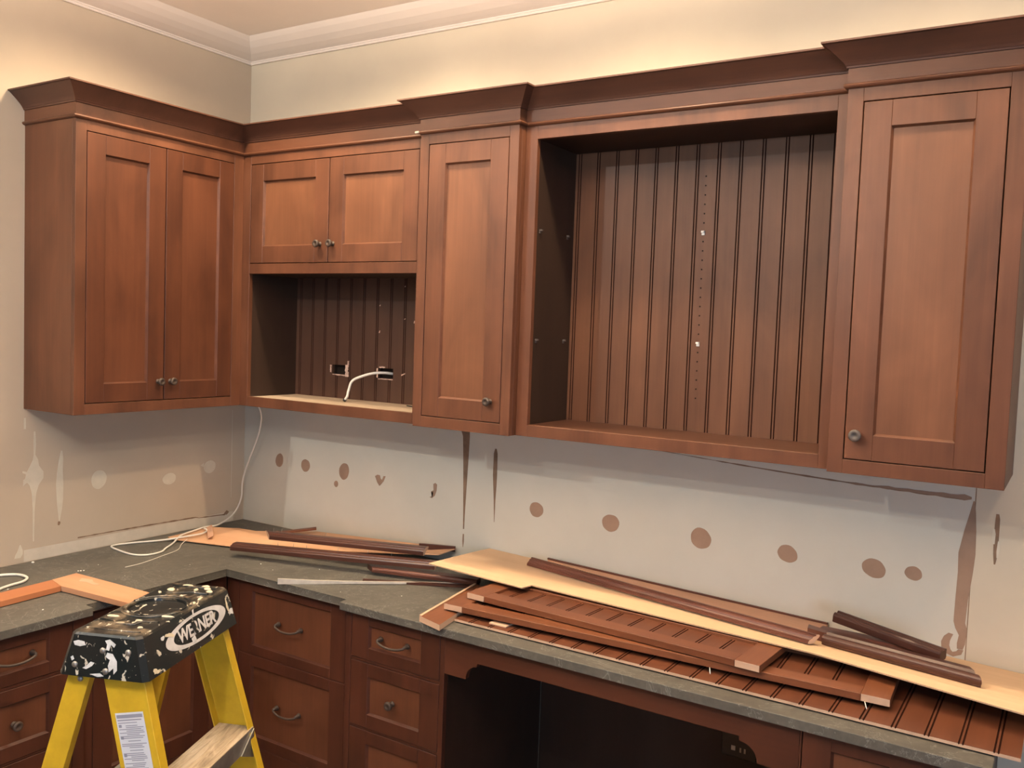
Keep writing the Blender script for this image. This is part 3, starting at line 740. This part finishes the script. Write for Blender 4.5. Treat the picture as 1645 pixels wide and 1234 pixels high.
frame_panel('framed_panel', (1.652, .589), (3.037, .525), .295, .960, 'longer orange-stained framed beadboard panel, second from the bottom of the right pile', .03)
frame_panel('framed_panel', (1.685, .502), (2.706, .560), .24, .983, 'shorter orange-stained framed beadboard panel lying on the longer one', .05)
for x, Y, lb in ((2.56, .545, 'bright nail under the middle of the longer framed panel'), (2.975, .525, 'bright nail under the right end of the longer framed panel')):
    bm = bmesh.new(); tube(bm, [P(x, Y, .941), P(x+.010, Y+.022, .930)], .0014, 6); tag(obj('nail', bm, WHITE), lb, 'nail')

# raw plywood sheet across the pile
def S1z(x, Y):
    k = min(1, max(0, (x-1.40)/1.95)); zf = 1.001-.014*k; zbk = 1.004-.072*k; t_ = min(1, max(0, (Y-.005)/.38)); return zbk+(zf-zbk)*t_
def s1_front(x): return .340+(x-1.396)*.0916 if x < 1.834 else (.372 if x < 1.835 else (.326+(x-1.834)*.058 if x < 2.79 else .381+(x-2.79)*.19))
bm = bmesh.new(); xs = [1.396, 1.41, 1.43, 1.445]+[1.5+.111*i for i in range(3)]+[1.828, 1.836]+[1.9+.1*i for i in range(17)]
xs = sorted(set(round(x, 4) for x in xs)); NV = 6
def grid_sheet(bm, xs, back, front, zf, th, nv=6, mat=0, edge=None):
    T, Bt = [], []
    for x in xs:
        b0, f0 = back(x), front(x)
        T.append([bm.verts.new(P(x, b0+(f0-b0)*j/nv, zf(x, b0+(f0-b0)*j/nv))) for j in range(nv+1)])
        Bt.append([bm.verts.new(P(x, b0+(f0-b0)*j/nv, zf(x, b0+(f0-b0)*j/nv)-th)) for j in range(nv+1)])
    for i in range(len(xs)-1):
        for j in range(nv):
            bm.faces.new((T[i][j], T[i][j+1], T[i+1][j+1], T[i+1][j])).material_index = mat
            bm.faces.new((Bt[i][j], Bt[i+1][j], Bt[i+1][j+1], Bt[i][j+1])).material_index = mat
        for j in (0, nv): bm.faces.new((T[i][j], T[i+1][j], Bt[i+1][j], Bt[i][j])).material_index = mat if edge is None else edge
    for i in (0, -1):
        for j in range(nv): bm.faces.new((T[i][j], T[i][j+1], Bt[i][j+1], Bt[i][j])).material_index = mat if edge is None else edge
def s1_back(x):
    return .004 if x > 1.44 else .004+(1.44-x)/.044*.33
grid_sheet(bm, xs, s1_back, s1_front, S1z, .004, 8, 0, 1)
place_edge = plain('plywood_edge', (.45, .30, .18), .7)
tag(obj('plywood_sheet', bm, [PLY, place_edge], label=None), 'large pale raw plywood sheet lying across the right pile against the wall', 'plywood')
# pinkish board behind with dark lip
bm = bmesh.new()
xs2 = [1.716, 1.80, 1.95, 2.1, 2.25, 2.4, 2.55, 2.70, 2.762]
def s2z(x, Y): return S1z(x, Y)+.0115
grid_sheet(bm, xs2, lambda x: .006, lambda x: .010+min(.17, (x-1.716)*.19), s2z, .007, 3, 0)
grid_sheet(bm, [x for x in xs2], lambda x: .0045, lambda x: .0125, lambda x, Y: s2z(x, Y)+.0065, .006, 1, 1)
tag(obj('trim_board', bm, [PLP, TRM]), 'long board turned back side up with a dark rear edge, lying along the wall on the plywood', 'board')

# ------------------------------------------------------------------ mouldings
def arc(cx, cy, r, a0, a1, n=5): return [(cx+r*math.cos(math.radians(a0+(a1-a0)*k/n)), cy+r*math.sin(math.radians(a0+(a1-a0)*k/n))) for k in range(n+1)]
CROWN = [(u*.62, v*.62) for u, v in [(0, 0), (0, .012), (.004, .012), (.004, .017), (.010, .019), (.015, .024), (.018, .024), (.021, .031), (.030, .036), (.036, .036), (.036, .043), (.047, .043), (.052, .040), (.052, .033), (.040, .018), (.030, .006), (.018, 0)]]
LIGHT_RAIL = [(0, .004), (0, .022), (.003, .027), (.008, .029), (.014, .027), (.018, .024), (.045, .022), (.060, .022), (.060, .012), (.040, .010), (.025, .004), (.010, .002)]
NOSE = [(.004, 0)]+arc(.012, .012, .012, 225, 60, 7)+[(.024, .022), (.030, .026), (.052, .026), (.052, .0)]
def molding(name, p0, p1, prof, mat, label, roll=0, endm=None, taper=None, taper0=None):
    bm = bmesh.new(); M = frame_x(p0, p1, roll=roll); L_ = (p1-p0).length
    extrude_profile(bm, prof, L_, 0, 1)
    ymx = max(y for y, z in prof)
    for v in bm.verts:
        if taper and v.co.x > L_/2: v.co.x -= taper*(v.co.y/ymx) if taper > 0 else -taper*0+(-taper)*(1-v.co.y/ymx)
        if taper0 and v.co.x < L_/2: v.co.x += taper0*(v.co.y/ymx) if taper0 > 0 else (-taper0)*(1-v.co.y/ymx)
    return tag(obj(name, bm, [mat, endm or RAW], None, M), label, 'moulding')
# right pile (local y points towards the wall, z up; profile front at y=0)
molding('crown_strip', P(1.685, .112, S1z(1.69, .1)+.002), P(2.792, .310, S1z(2.79, .33)+.002), CROWN, TRM, 'long brown fluted crown strip lying diagonally on the pale plywood', taper=-.02)
NOSED = [(.003, 0)]+arc(.014, .014, .014, 215, 75, 7)+[(.030, .024), (.036, .030), (.058, .030), (.058, .004)]
molding('nosing_strip', P(2.800, .262, S1z(2.8, .26)+.002), P(3.232, .360, S1z(3.2, .35)+.002), NOSED, TR, 'dark rounded moulding with a pointed right end, on the plywood near the torn wall strip', endm=TR, taper=.05)
molding('trim_strip', P(2.770, .190, S1z(2.77, .19)+.016), P(3.12, .232, S1z(3.12, .23)+.030), [(0, 0), (0, .008), (.006, .012), (.050, .012), (.050, 0)], TRM, 'flat brown trim strip lying between two dark mouldings at the right', endm=TRM)
molding('quarter_strip', P(2.806, .158, 1.022), P(3.118, .258, 1.000), [(0, .003), (0, .020)]+arc(.010, .020, .010, 180, 60, 4)+[(.020, .026), (.026, .032), (.036, .030), (.040, .006), (.036, 0), (.004, 0)], TR, 'short dark moulding topmost at the right, square cut at both ends', endm=TR)
bm = bmesh.new(); prism(bm, [(2.735, .150), (2.80, .175), (2.812, .225), (2.745, .205)], lambda x, Y: S1z(x, Y)+.001, lambda x, Y: S1z(x, Y)+.030)
tag(obj('trim_offcut', bm, TRM), 'small brown trim offcut where the long crown strip meets the dark mouldings', 'offcut')

# left pile
def L1z(x, Y):
    k = min(1, max(0, (x-.40)/.90)); return .922+.056*k*max(0, min(1, 1-(Y-.0)/.50))+.002
bm = bmesh.new()
# thin plywood strip, skewed
ring = [(.060, .245), (.180, .175), (.275, .165), (.50, .012), (1.285, .012), (1.262, .10), (.62, .34), (.385, .43), (.215, .475), (.13, .50), (.085, .49)]
import mathutils
top = [bm.verts.new(P(x, Y, L1z(x, Y))) for x, Y in ring]; bot = [bm.verts.new(P(x, Y, L1z(x, Y)-.004)) for x, Y in ring]
f = bm.faces.new(top); g_ = bm.faces.new(bot)
for i in range(len(ring)): bm.faces.new((top[i], top[(i+1) % len(ring)], bot[(i+1) % len(ring)], bot[i]))
bmesh.ops.triangulate(bm, faces=[f, g_])
PLY2 = wood('raw_plywood_pinkish', (.72, .44, .27), (.58, .33, .19), 'x', rough=.6, spec=.2)
tag(obj('plywood_strip', bm, PLY2), 'torn thin plywood strip under the dark mouldings in the corner', 'plywood')
bm = bmesh.new(); tube(bm, [P(.115, .315, .938), P(.245, .395, .929)], .0055, 4)
bm.free(); bm = bmesh.new()
Ms = frame_x(P(.105, .300, .934), P(.255, .415, .930)); extrude_profile(bm, [(0, 0), (0, .004), (.022, .016), (.022, .012)], (P(.105, .30, .934)-P(.255, .415, .930)).length)
tag(obj('wood_sliver', bm, PLP, None, Ms), 'thin pale sliver of wood on the torn plywood strip', 'sliver')
MB_ = [(0, .002), (0, .012)]+arc(.009, .014, .009, 190, 70, 5)+[(.014, .026), (.024, .028), (.046, .028), (.046, .020), (.026, .014), (.008, 0)]
M1_ = molding('nosing_strip', P(.528, .528, .9420), P(1.392, .299, .9640), MB_, TR, 'long dark moulding in front, square cut, running right from the corner under the plywood tip', endm=RAW)
M2_ = molding('nosing_strip', P(.560, .405, .9740), P(1.300, .250, .9950), MB_, TR, 'dark moulding with a pointed left end, lying behind the long one', endm=RAW, taper0=-.05)
def nails(o, xs, y, z0, h=.018):
    for i, x in enumerate(xs):
        bm = bmesh.new(); tube(bm, [Vector((x, y, z0)), Vector((x+.002, y+.001, z0+h))], .0007, 6); obj('brad_nail', bm, STEEL, o, WM[o.name])
nails(M1_, (.20, .27, .33, .47, .60, .70), .034, .027); nails(M2_, (.05, .09, .30), .030, .027)
molding('trim_offcut', P(.415, .185, .9300), P(.545, .055, .950), [(0, 0), (0, .008), (.022, .010), (.022, .0)], OR['x'], 'short stained trim offcut at the back of the corner pile', endm=RAWO)
molding('trim_strip', P(1.150, .085, .990), P(1.285, .018, .986), [(0, -.022), (0, 0), (.010, 0), (.010, -.022)], TR, 'dark trim end sticking out behind the corner pile beside the wall', endm=TR)
molding('nosing_strip', P(1.100, .374, .9262), P(1.560, .262, .9290), [(.003, 0)]+arc(.010, .011, .010, 215, 80, 6)+[(.020, .020), (.045, .021), (.045, 0)], TRM, 'short reddish rounded moulding in front of the long dark one', endm=TRM, taper0=-.045)
SCR = plain('raw_grey_strip', (.46, .42, .36), .6, nscale=30, amt=.15)
bm = bmesh.new()
pa = [P(.956, .672, .9146), P(1.05, .597, .9150), P(1.15, .515, .9165), P(1.35, .355, .9165), P(1.545, .215, .9165)]
hs = [.021, .015, .010, .008, .008]; off = .007
dirv = (pa[-1]-pa[0]).normalized(); nrm = Vector((-dirv.y, dirv.x, 0))
R0 = [[bm.verts.new(p), bm.verts.new(p+Vector((0, 0, h))), bm.verts.new(p+nrm*off+Vector((0, 0, h))), bm.verts.new(p+nrm*off)] for p, h in zip(pa, hs)]
for a, b_ in zip(R0, R0[1:]):
    for k in range(4): bm.faces.new((a[k], a[(k+1) % 4], b_[(k+1) % 4], b_[k]))
bm.faces.new(R0[0]); bm.faces.new(R0[-1])
tag(obj('scribe_strip', bm, SCR), 'thin grey scribe strip lying diagonally, its left end over the worktop edge', 'moulding')
# second dark strip beside it
molding('trim_strip', P(1.175, .455, .9150), P(1.540, .262, .9150), [(0, 0), (0, .008), (.012, .010), (.012, 0)], TR, 'thin dark strip just behind the grey scribe strip', endm=TR)

# ------------------------------------------------------------------ two-board frame on the left worktop
fr = thing('face_frame', 'corner of a loose wooden frame lying on the left worktop, raw side up', 'frame', (.42, 1.15, zc))
bm = bmesh.new(); prism(bm, [(.349, 1.078), (.800, 1.062), (.826, 1.176), (.500, 1.199), (.462, 1.203), (.365, 1.180)], .917, .935); obj('rail', bm, RAWO, fr)
bm = bmesh.new(); prism(bm, [(.366, 1.1815), (.460, 1.2045), (.492, 1.62), (.400, 1.62)], .917, .935); obj('stile', bm, wood('orange_board_back', (.46, .19, .085), (.34, .125, .05), 'y', rough=.5), fr, label='more orange side board')

bm = bmesh.new(); prism(bm, [(.425, 1.105), (.47, 1.092), (.50, 1.108), (.545, 1.112), (.53, 1.128), (.48, 1.122), (.455, 1.135), (.438, 1.120)], .9351, .9356); obj('torn_grain', bm, RAW, fr)
# ------------------------------------------------------------------ cables
bm = bmesh.new()
tube(bm, smooth_path([P(.300, .20, 1.520), P(.296, .17, 1.470), P(.262, .135, 1.425), P(.208, .102, 1.350), P(.130, .075, 1.245), P(.075, .058, 1.165), P(.050, .052, 1.10), P(.048, .055, 1.03), P(.052, .10, .965), P(.070, .20, .931), P(.080, .29, .934), P(.098, .37, .932), P(.132, .46, .932), P(.180, .535, .920), P(.225, .605, .9185), P(.262, .655, .9185), P(.262, .720, .9185), P(.215, .752, .9185), P(.120, .748, .9185), P(.030, .722, .9185), P(.050, .63, .9185), P(.110, .535, .922), P(.168, .455, .9335), P(.175, .385, .934), P(.145, .330, .934), P(.105, .315, .937)], 7), .0038, 10)
tag(obj('cable', bm, CABLE), 'long white cable hanging from the corner cabinet and looping on the worktop', 'cable')
bm = bmesh.new()
tube(bm, smooth_path([P(.195, .475, .9290), P(.215, .520, .9180), P(.275, .585, .9160), P(.312, .690, .9160), P(.345, .80, .9160), P(.35, .88, .9160)], 6), .0013, 6)
tag(obj('wire', bm, CABLE), 'thin frayed wire trailing along the left worktop', 'wire')
bm = bmesh.new()
tube(bm, smooth_path([P(.120, 1.40, .9200), P(.110, 1.31, .9200), P(.125, 1.235, .9200), P(.165, 1.190, .9200), P(.225, 1.190, .9200), P(.262, 1.225, .9200), P(.272, 1.270, .9200), P(.285, 1.31, .9200), P(.31, 1.36, .9200), P(.33, 1.42, .9200)], 7), .0048, 10)
tag(obj('cable', bm, CABLE), 'loop of thick white cable at the left edge of the worktop', 'cable')
# plaster crumbs
bm = bmesh.new(); r = random.Random(11)
for (x, Y, s) in [(.268, 1.02, .004), (.272, 1.012, .0035), (.275, 1.002, .003), (.035, 1.06, .006), (.70, .52, .003), (.93, .43, .002), (.80, .55, .002), (1.03, .60, .003), (.24, .92, .002), (.30, 1.30, .003), (.5, .7, .002), (.45, .95, .002), (1.2, .6, .002), (1.4, .5, .002), (.6, 1.35, .003), (.58, 1.5, .003)]:
    bmesh.ops.create_icosphere(bm, subdivisions=1, radius=s, matrix=Matrix.Translation(P(x, Y, zc+s*.6)) @ Matrix.Diagonal((1, r.uniform(.5, 1.4), .7, 1)))
o = obj('plaster_crumbs', bm, WHITE, kind='stuff'); tag(o, 'white plaster crumbs scattered on the stone worktop', 'debris')

# ------------------------------------------------------------------ stepladder (local: x along the top cap, y towards the climbing side)
TH = math.atan2(-.923, .386)
lad = thing('stepladder', 'yellow fibreglass stepladder with paint-spattered black top cap', 'ladder', (1.45, 1.556, 0), TH)
LM = WM[lad.name]
zt_, zb_ = 1.140, 1.040
def capsec(z, dx=0, dy=0):
    k = (zt_-z)/(zt_-zb_); x0, x1, hy = -.222-.012*k, .206+.012*k, .088+.026*k; c = .012
    x0 += dx; x1 -= dx; hy -= dy
    return [(x0+c, -hy), (x1-c, -hy), (x1, -hy+c), (x1, hy-c), (x1-c, hy), (x0+c, hy), (x0, hy-c), (x0, -hy+c)]
bm = bmesh.new()
rings = []
for z, dx in ((zb_, 0), (zt_-.006, 0), (zt_-.001, .003), (zt_, .008)):
    rings.append([bm.verts.new((x, y, z)) for x, y in capsec(z, dx, dx)])
for a, b_ in zip(rings, rings[1:]):
    for k in range(8): bm.faces.new((a[k], a[(k+1) % 8], b_[(k+1) % 8], b_[k]))
inner = [bm.verts.new((x, y, zb_)) for x, y in capsec(zb_, .005, .005)]
for k in range(8): bm.faces.new((rings[0][k], rings[0][(k+1) % 8], inner[(k+1) % 8], inner[k]))
inner2 = [bm.verts.new((x, y, zt_-.006)) for x, y in capsec(zt_-.006, .005, .005)]
for k in range(8): bm.faces.new((inner[k], inner[(k+1) % 8], inner2[(k+1) % 8], inner2[k]))
bm.faces.new(inner2)
# top deck with round hole
hc = (-.012, 0); hr = .071; n = 48
hole = [bm.verts.new((hc[0]+hr*math.cos(2*PI*k/n), hc[1]+hr*math.sin(2*PI*k/n), zt_)) for k in range(n)]
top = rings[-1]
es = []
for k in range(8):
    e = bm.edges.get((top[k], top[(k+1) % 8])); es.append(e)
for k in range(n): es.append(bm.edges.new((hole[k], hole[(k+1) % n])))
bmesh.ops.triangle_fill(bm, use_beauty=True, edges=es, use_dissolve=False)
prev = hole
for rr, zz in ((.069, zt_-.016), (.052, zt_-.018), (.050, zt_-.010), (.047, zt_-.010), (.045, zt_-.07)):
    ring_ = [bm.verts.new((hc[0]+rr*math.cos(2*PI*k/n), hc[1]+rr*math.sin(2*PI*k/n), zz)) for k in range(n)]
    for k in range(n): bm.faces.new((prev[k], prev[(k+1) % n], ring_[(k+1) % n], ring_[k]))
    prev = ring_
bm.faces.new(prev)
cap = obj('top_cap', bm, SPLAT, lad, LM)
# raised ridges on the deck
bm = bmesh.new()
def ridge(pts, w=.0035, h=.004):
    tube(bm, [Vector((x, y, zt_+.0005)) for x, y in pts], w, 6)
ridge([(hc[0]+.088*math.cos(math.radians(a)), .082*math.sin(math.radians(a))) for a in range(110, 255, 6)])
ridge([(hc[0]+.088*math.cos(math.radians(a)), .082*math.sin(math.radians(a))) for a in range(-70, 75, 6)])
ridge([(.10, .072), (.105, .035), (.13, .028), (.135, -.02), (.115, -.035), (.112, -.072)])
ridge([(.175, .07), (.178, .0), (.175, -.07)], .0025)
ridge([(-.14, .07), (-.145, .02), (-.125, -.02), (-.13, -.07)])
ridge([(-.19, .065), (-.19, -.06)], .003)
ridge([(hc[0]+.073*math.cos(math.radians(a)), .073*math.sin(math.radians(a))) for a in range(0, 361, 8)], .002)
obj('deck_ridge', bm, SPLAT, cap, LM)
# channel rails
def rail(name, xo, sgn, y0f, w, z0, z1, flange=.030, th=.004):
    bm = bmesh.new()
    def sec(z):
        X = xo+sgn*.06*(1.05-z); y = y0f(z); f = flange; s = -sgn
        return [Vector((X, y, z)), Vector((X, y+w, z)), Vector((X+s*f, y+w, z)), Vector((X+s*f, y+w-th, z)), Vector((X+s*th, y+w-th, z)), Vector((X+s*th, y+th, z)), Vector((X+s*f, y+th, z)), Vector((X+s*f, y, z))]
    A = [bm.verts.new(v) for v in sec(z0)]; B = [bm.verts.new(v) for v in sec(z1)]
    for k in range(8): bm.faces.new((A[k], A[(k+1) % 8], B[(k+1) % 8], B[k]))
    bm.faces.new(A); bm.faces.new(B)
    bmesh.ops.bevel(bm, geom=[e for e in bm.edges if abs((e.verts[0].co-e.verts[1].co).z) > .5], offset=.0012, segments=2, affect='EDGES', profile=.5)
    o = obj(name, bm, YEL, lad, LM)
    bm = bmesh.new(); X = xo+sgn*.06*1.05; y = y0f(0)
    lbox(bm, min(X-sgn*.034, X+sgn*.003), max(X-sgn*.034, X+sgn*.003), y-.004, y+w+.004, 0, .035, .003); obj('rubber_foot', bm, BLACKP, o, LM)
    return o
ff = lambda z: -.006+.26*(1.037-z); rf = lambda z: -.096-.26*(1.037-z)
ra = rail('front_rail', .2005, 1, ff, .103, .02, 1.072)
rail('front_rail', -.2025, -1, ff, .103, .02, 1.072)
rb_ = rail('rear_rail', .2005, 1, rf, .056, .02, 1.045, .024)
rail('rear_rail', -.2025, -1, rf, .056, .02, 1.045, .024)
for z in (.757, .455, .155):
    bm = bmesh.new(); xa = .196+.06*(1.05-z); y = ff(z)
    lbox(bm, -xa, xa, y+.004, y+.106, z-.003, z, 0, 0); lbox(bm, -xa, xa, y+.103, y+.106, z-.050, z-.003, 0, 1); lbox(bm, -xa, xa, y+.004, y+.007, z-.040, z-.003, 0, 1)
    for k in range(5): lbox(bm, -xa+.004, xa-.004, y+.014+k*.018, y+.018+k*.018, z, z+.0012, 0, 0)
    s = obj('step', bm, [GRIME, STEEL], lad, LM)
    if z > .7:
        for sg in (-1, 1):
            bm = bmesh.new()
            A = [bm.verts.new((sg*(xa-.002), y+.107, z-.004)), bm.verts.new((sg*(xa-.002), y+.107, z-.085)), bm.verts.new((sg*(xa-.075), y+.107, z-.050))]
            B = [bm.verts.new(v.co+Vector((0, .003, 0))) for v in A]
            bm.faces.new(A); bm.faces.new(B)
            for k in range(3): bm.faces.new((A[k], A[(k+1) % 3], B[(k+1) % 3], B[k]))
            obj('step_bracket', bm, STEEL, s, LM)
for z in (.62, .25):
    bm = bmesh.new(); xa = .196+.06*(1.05-z); y = rf(z); lbox(bm, -xa, xa, y+.020, y+.036, z, z+.025, .002); obj('rear_brace', bm, STEEL, lad, LM)
# rivets
def rivet(x, y, z, ax, r=.0075, par=cap):
    bm = bmesh.new()
    R_ = Matrix.Rotation(PI/2, 4, 'Y') if ax == 'x' else Matrix.Rotation(-PI/2, 4, 'X')
    lathe(bm, [(r, 0), (r, .0015), (r*.85, .0035), (r*.5, .005), (0, .0055)], Matrix.Translation((x, y, z)) @ R_, 16)
    obj('rivet', bm, STEEL, par, LM)
def endx(z): return .206+.012*(zt_-z)/(zt_-zb_)
for y, z in ((-.002, 1.103), (.062, 1.104), (.009, 1.057), (-.070, 1.066)): rivet(endx(z)-.0005, y, z, 'x')
rivet(.2012+.06*(1.05-1.028), -.064, 1.028, 'x', .007, rb_)
# sticker on the near front rail
bm = bmesh.new()
def onweb(y, z): return Vector((.2005+.06*(1.05-z)+.0006, y, z))
def stk(t_, u): # t_ 0 top..1 bottom, u 0..1
    z = .962-.22*t_; return onweb(ff(z)+.014+u*.070, z+(u-.5)*.012)
q = [bm.verts.new(stk(a, b_)) for a, b_ in ((0, 0), (0, 1), (1, 1), (1, 0))]
bm.faces.new(q); 
STK = plain('white_label', (.62, .64, .68), .5); INK = plain('grey_ink', (.25, .26, .32), .6)
stik = obj('warning_label', bm, STK, ra, LM, label='white instruction label with fine print')
bm = bmesh.new(); r = random.Random(4)
def inkbar(t0, t1, u0, u1):
    q = [bm.verts.new(stk(a, b_)+Vector((.0004, 0, 0))) for a, b_ in ((t0, u0), (t0, u1), (t1, u1), (t1, u0))]; bm.faces.new(q)
inkbar(.02, .055, .04, .96); inkbar(.07, .082, .05, .90)
t_ = .10
while t_ < .97:
    u0 = .05 if r.random() < .35 else .30
    inkbar(t_, t_+.008, u0, r.uniform(.7, .95)); t_ += r.choice((.018, .018, .018, .03))
for t0 in (.12, .24, .42, .60, .78): inkbar(t0, t0+.03, .06, .16)
obj('printed_text', bm, INK, stik, LM)
# logo on the long side of the cap
sl = .26; nl = math.sqrt(1+sl*sl)
def side(xl, zl, off=.0006):   # xl to the reader's right = -x
    z = 1.0905+zl/nl; y = .088+.26*(zt_-z)
    return Vector((-.030-xl, y+off/nl, z+off*sl/nl))
def ell(a, b_, off, n=48, tip=0): return [side(a*math.cos(2*PI*k/n), b_*math.sin(2*PI*k/n), off) for k in range(n)]
bm = bmesh.new()
o1 = [bm.verts.new(v) for v in ell(.148, .036, .0008)]; i1 = [bm.verts.new(v) for v in ell(.112, .0285, .0008)]
for k in range(48): bm.faces.new((o1[k], o1[(k+1) % 48], i1[(k+1) % 48], i1[k]))
LOGO = plain('pale_logo_print', (.60, .58, .56), .5, nscale=30, amt=.15)
lg = obj('logo', bm, LOGO, cap, LM)
tcv = bpy.data.curves.new('lettering', 'FONT'); tcv.body = 'WERNER'; tcv.size = .046; tcv.align_x = 'CENTER'; tcv.align_y = 'CENTER'; tcv.extrude = .0003; tcv.offset = .0011; tcv.space_character = .96
tmp = bpy.data.objects.new('tmp_text', tcv); COL.objects.link(tmp)
bpy.context.view_layer.update()
me = bpy.data.meshes.new_from_object(tmp.evaluated_get(bpy.context.evaluated_depsgraph_get()))
bpy.data.objects.remove(tmp, do_unlink=True)
bm = bmesh.new(); bm.from_mesh(me)
xsz = max(v.co.x for v in bm.verts)-min(v.co.x for v in bm.verts)
for v in bm.verts: v.co = side(v.co.x*.185/xsz, v.co.y, .0008+v.co.z*.8)
obj('lettering', bm, LOGO, lg, LM)
# paint splatters on the cap
def splat_side(pts, mat, off=.0016):
    bm = bmesh.new(); a = [bm.verts.new(side(u, v, off)) for u, v in pts]; f = bm.faces.new(a); bmesh.ops.triangulate(bm, faces=[f]); obj('paint_splatter', bm, mat, cap, LM)
def splat_end(pts, mat, off=.001):
    bm = bmesh.new(); a = [bm.verts.new((endx(z)+off, y, z)) for y, z in pts]; f = bm.faces.new(a); bmesh.ops.triangulate(bm, faces=[f]); obj('paint_splatter', bm, mat, cap, LM)
splat_side([(-.028, .026), (-.014, .024), (-.006, .004), (.000, -.012), (-.010, -.018), (-.020, -.004), (-.028, .010)], SPLAT, .0022)
splat_side([(-.040, -.018), (-.022, -.014), (-.018, -.026), (-.036, -.030)], BLOT, .0024)
splat_side([(-.012, .032), (-.005, .034), (-.002, .048), (-.010, .046)], BLOT)
splat_side(blob(-.125, .020, .016, .006, 14, .3, 3, rot=-.3), BLOTC); splat_side(blob(-.155, .022, .007, .006, 12, .2, 8), BLOT)
splat_side(blob(-.205, -.040, .012, .007, 12, .4, 9), BLOTC); splat_side(blob(.160, .006, .005, .024, 14, .3, 12), BLOTC); splat_side(blob(.172, -.012, .010, .010, 12, .3, 13), BLOT)
splat_end([(.002, 1.126), (.014, 1.130), (.030, 1.120), (.026, 1.112), (.018, 1.118), (.014, 1.104), (.006, 1.106), (.008, 1.118)], BLOT)
splat_end([(.010, 1.100), (.024, 1.098), (.036, 1.082), (.038, 1.062), (.030, 1.052), (.028, 1.066), (.018, 1.056), (.014, 1.070), (.018, 1.084), (.006, 1.090)], BLOT)
splat_end([(-.050, 1.060), (-.040, 1.066), (-.030, 1.076), (-.020, 1.074), (-.026, 1.066), (-.040, 1.058)], BLOT)
splat_end([(-.078, 1.118), (-.066, 1.122), (-.050, 1.120), (-.046, 1.112), (-.060, 1.108), (-.074, 1.110)], BLOT)
splat_end([(-.030, 1.048), (-.004, 1.052), (.006, 1.046), (-.010, 1.043)], BLOT); splat_end([(-.082, 1.082), (-.076, 1.086), (-.072, 1.078), (-.078, 1.074)], BLOT)
def deck_blob(x, y, rx, ry, s, mat):
    bm = bmesh.new(); pts = blob(x, y, rx, ry, 14, .18, s); a = [bm.verts.new((u, v, zt_+.0003)) for u, v in pts]; b_ = [bm.verts.new((x+(u-x)*.7, y+(v-y)*.7, zt_+.003)) for u, v in pts]
    for k in range(14): bm.faces.new((a[k], a[(k+1) % 14], b_[(k+1) % 14], b_[k]))
    bm.faces.new(b_); obj('paint_splatter', bm, mat, cap, LM)
for a in [(-.155, -.045, .010, .012, 1), (-.125, -.06, .006, .005, 2), (-.17, .02, .008, .006, 3), (-.185, .045, .006, .012, 4), (-.205, .03, .008, .010, 5), (-.165, .062, .009, .008, 6), (.085, -.06, .004, .018, 7), (.13, -.01, .004, .02, 8), (.055, .066, .004, .018, 9), (.145, .05, .005, .006, 10), (-.06, .072, .008, .006, 11), (-.20, -.02, .005, .016, 12), (.10, .02, .003, .012, 13), (-.10, .070, .012, .004, 14)]:
    deck_blob(*a, BLOTC)
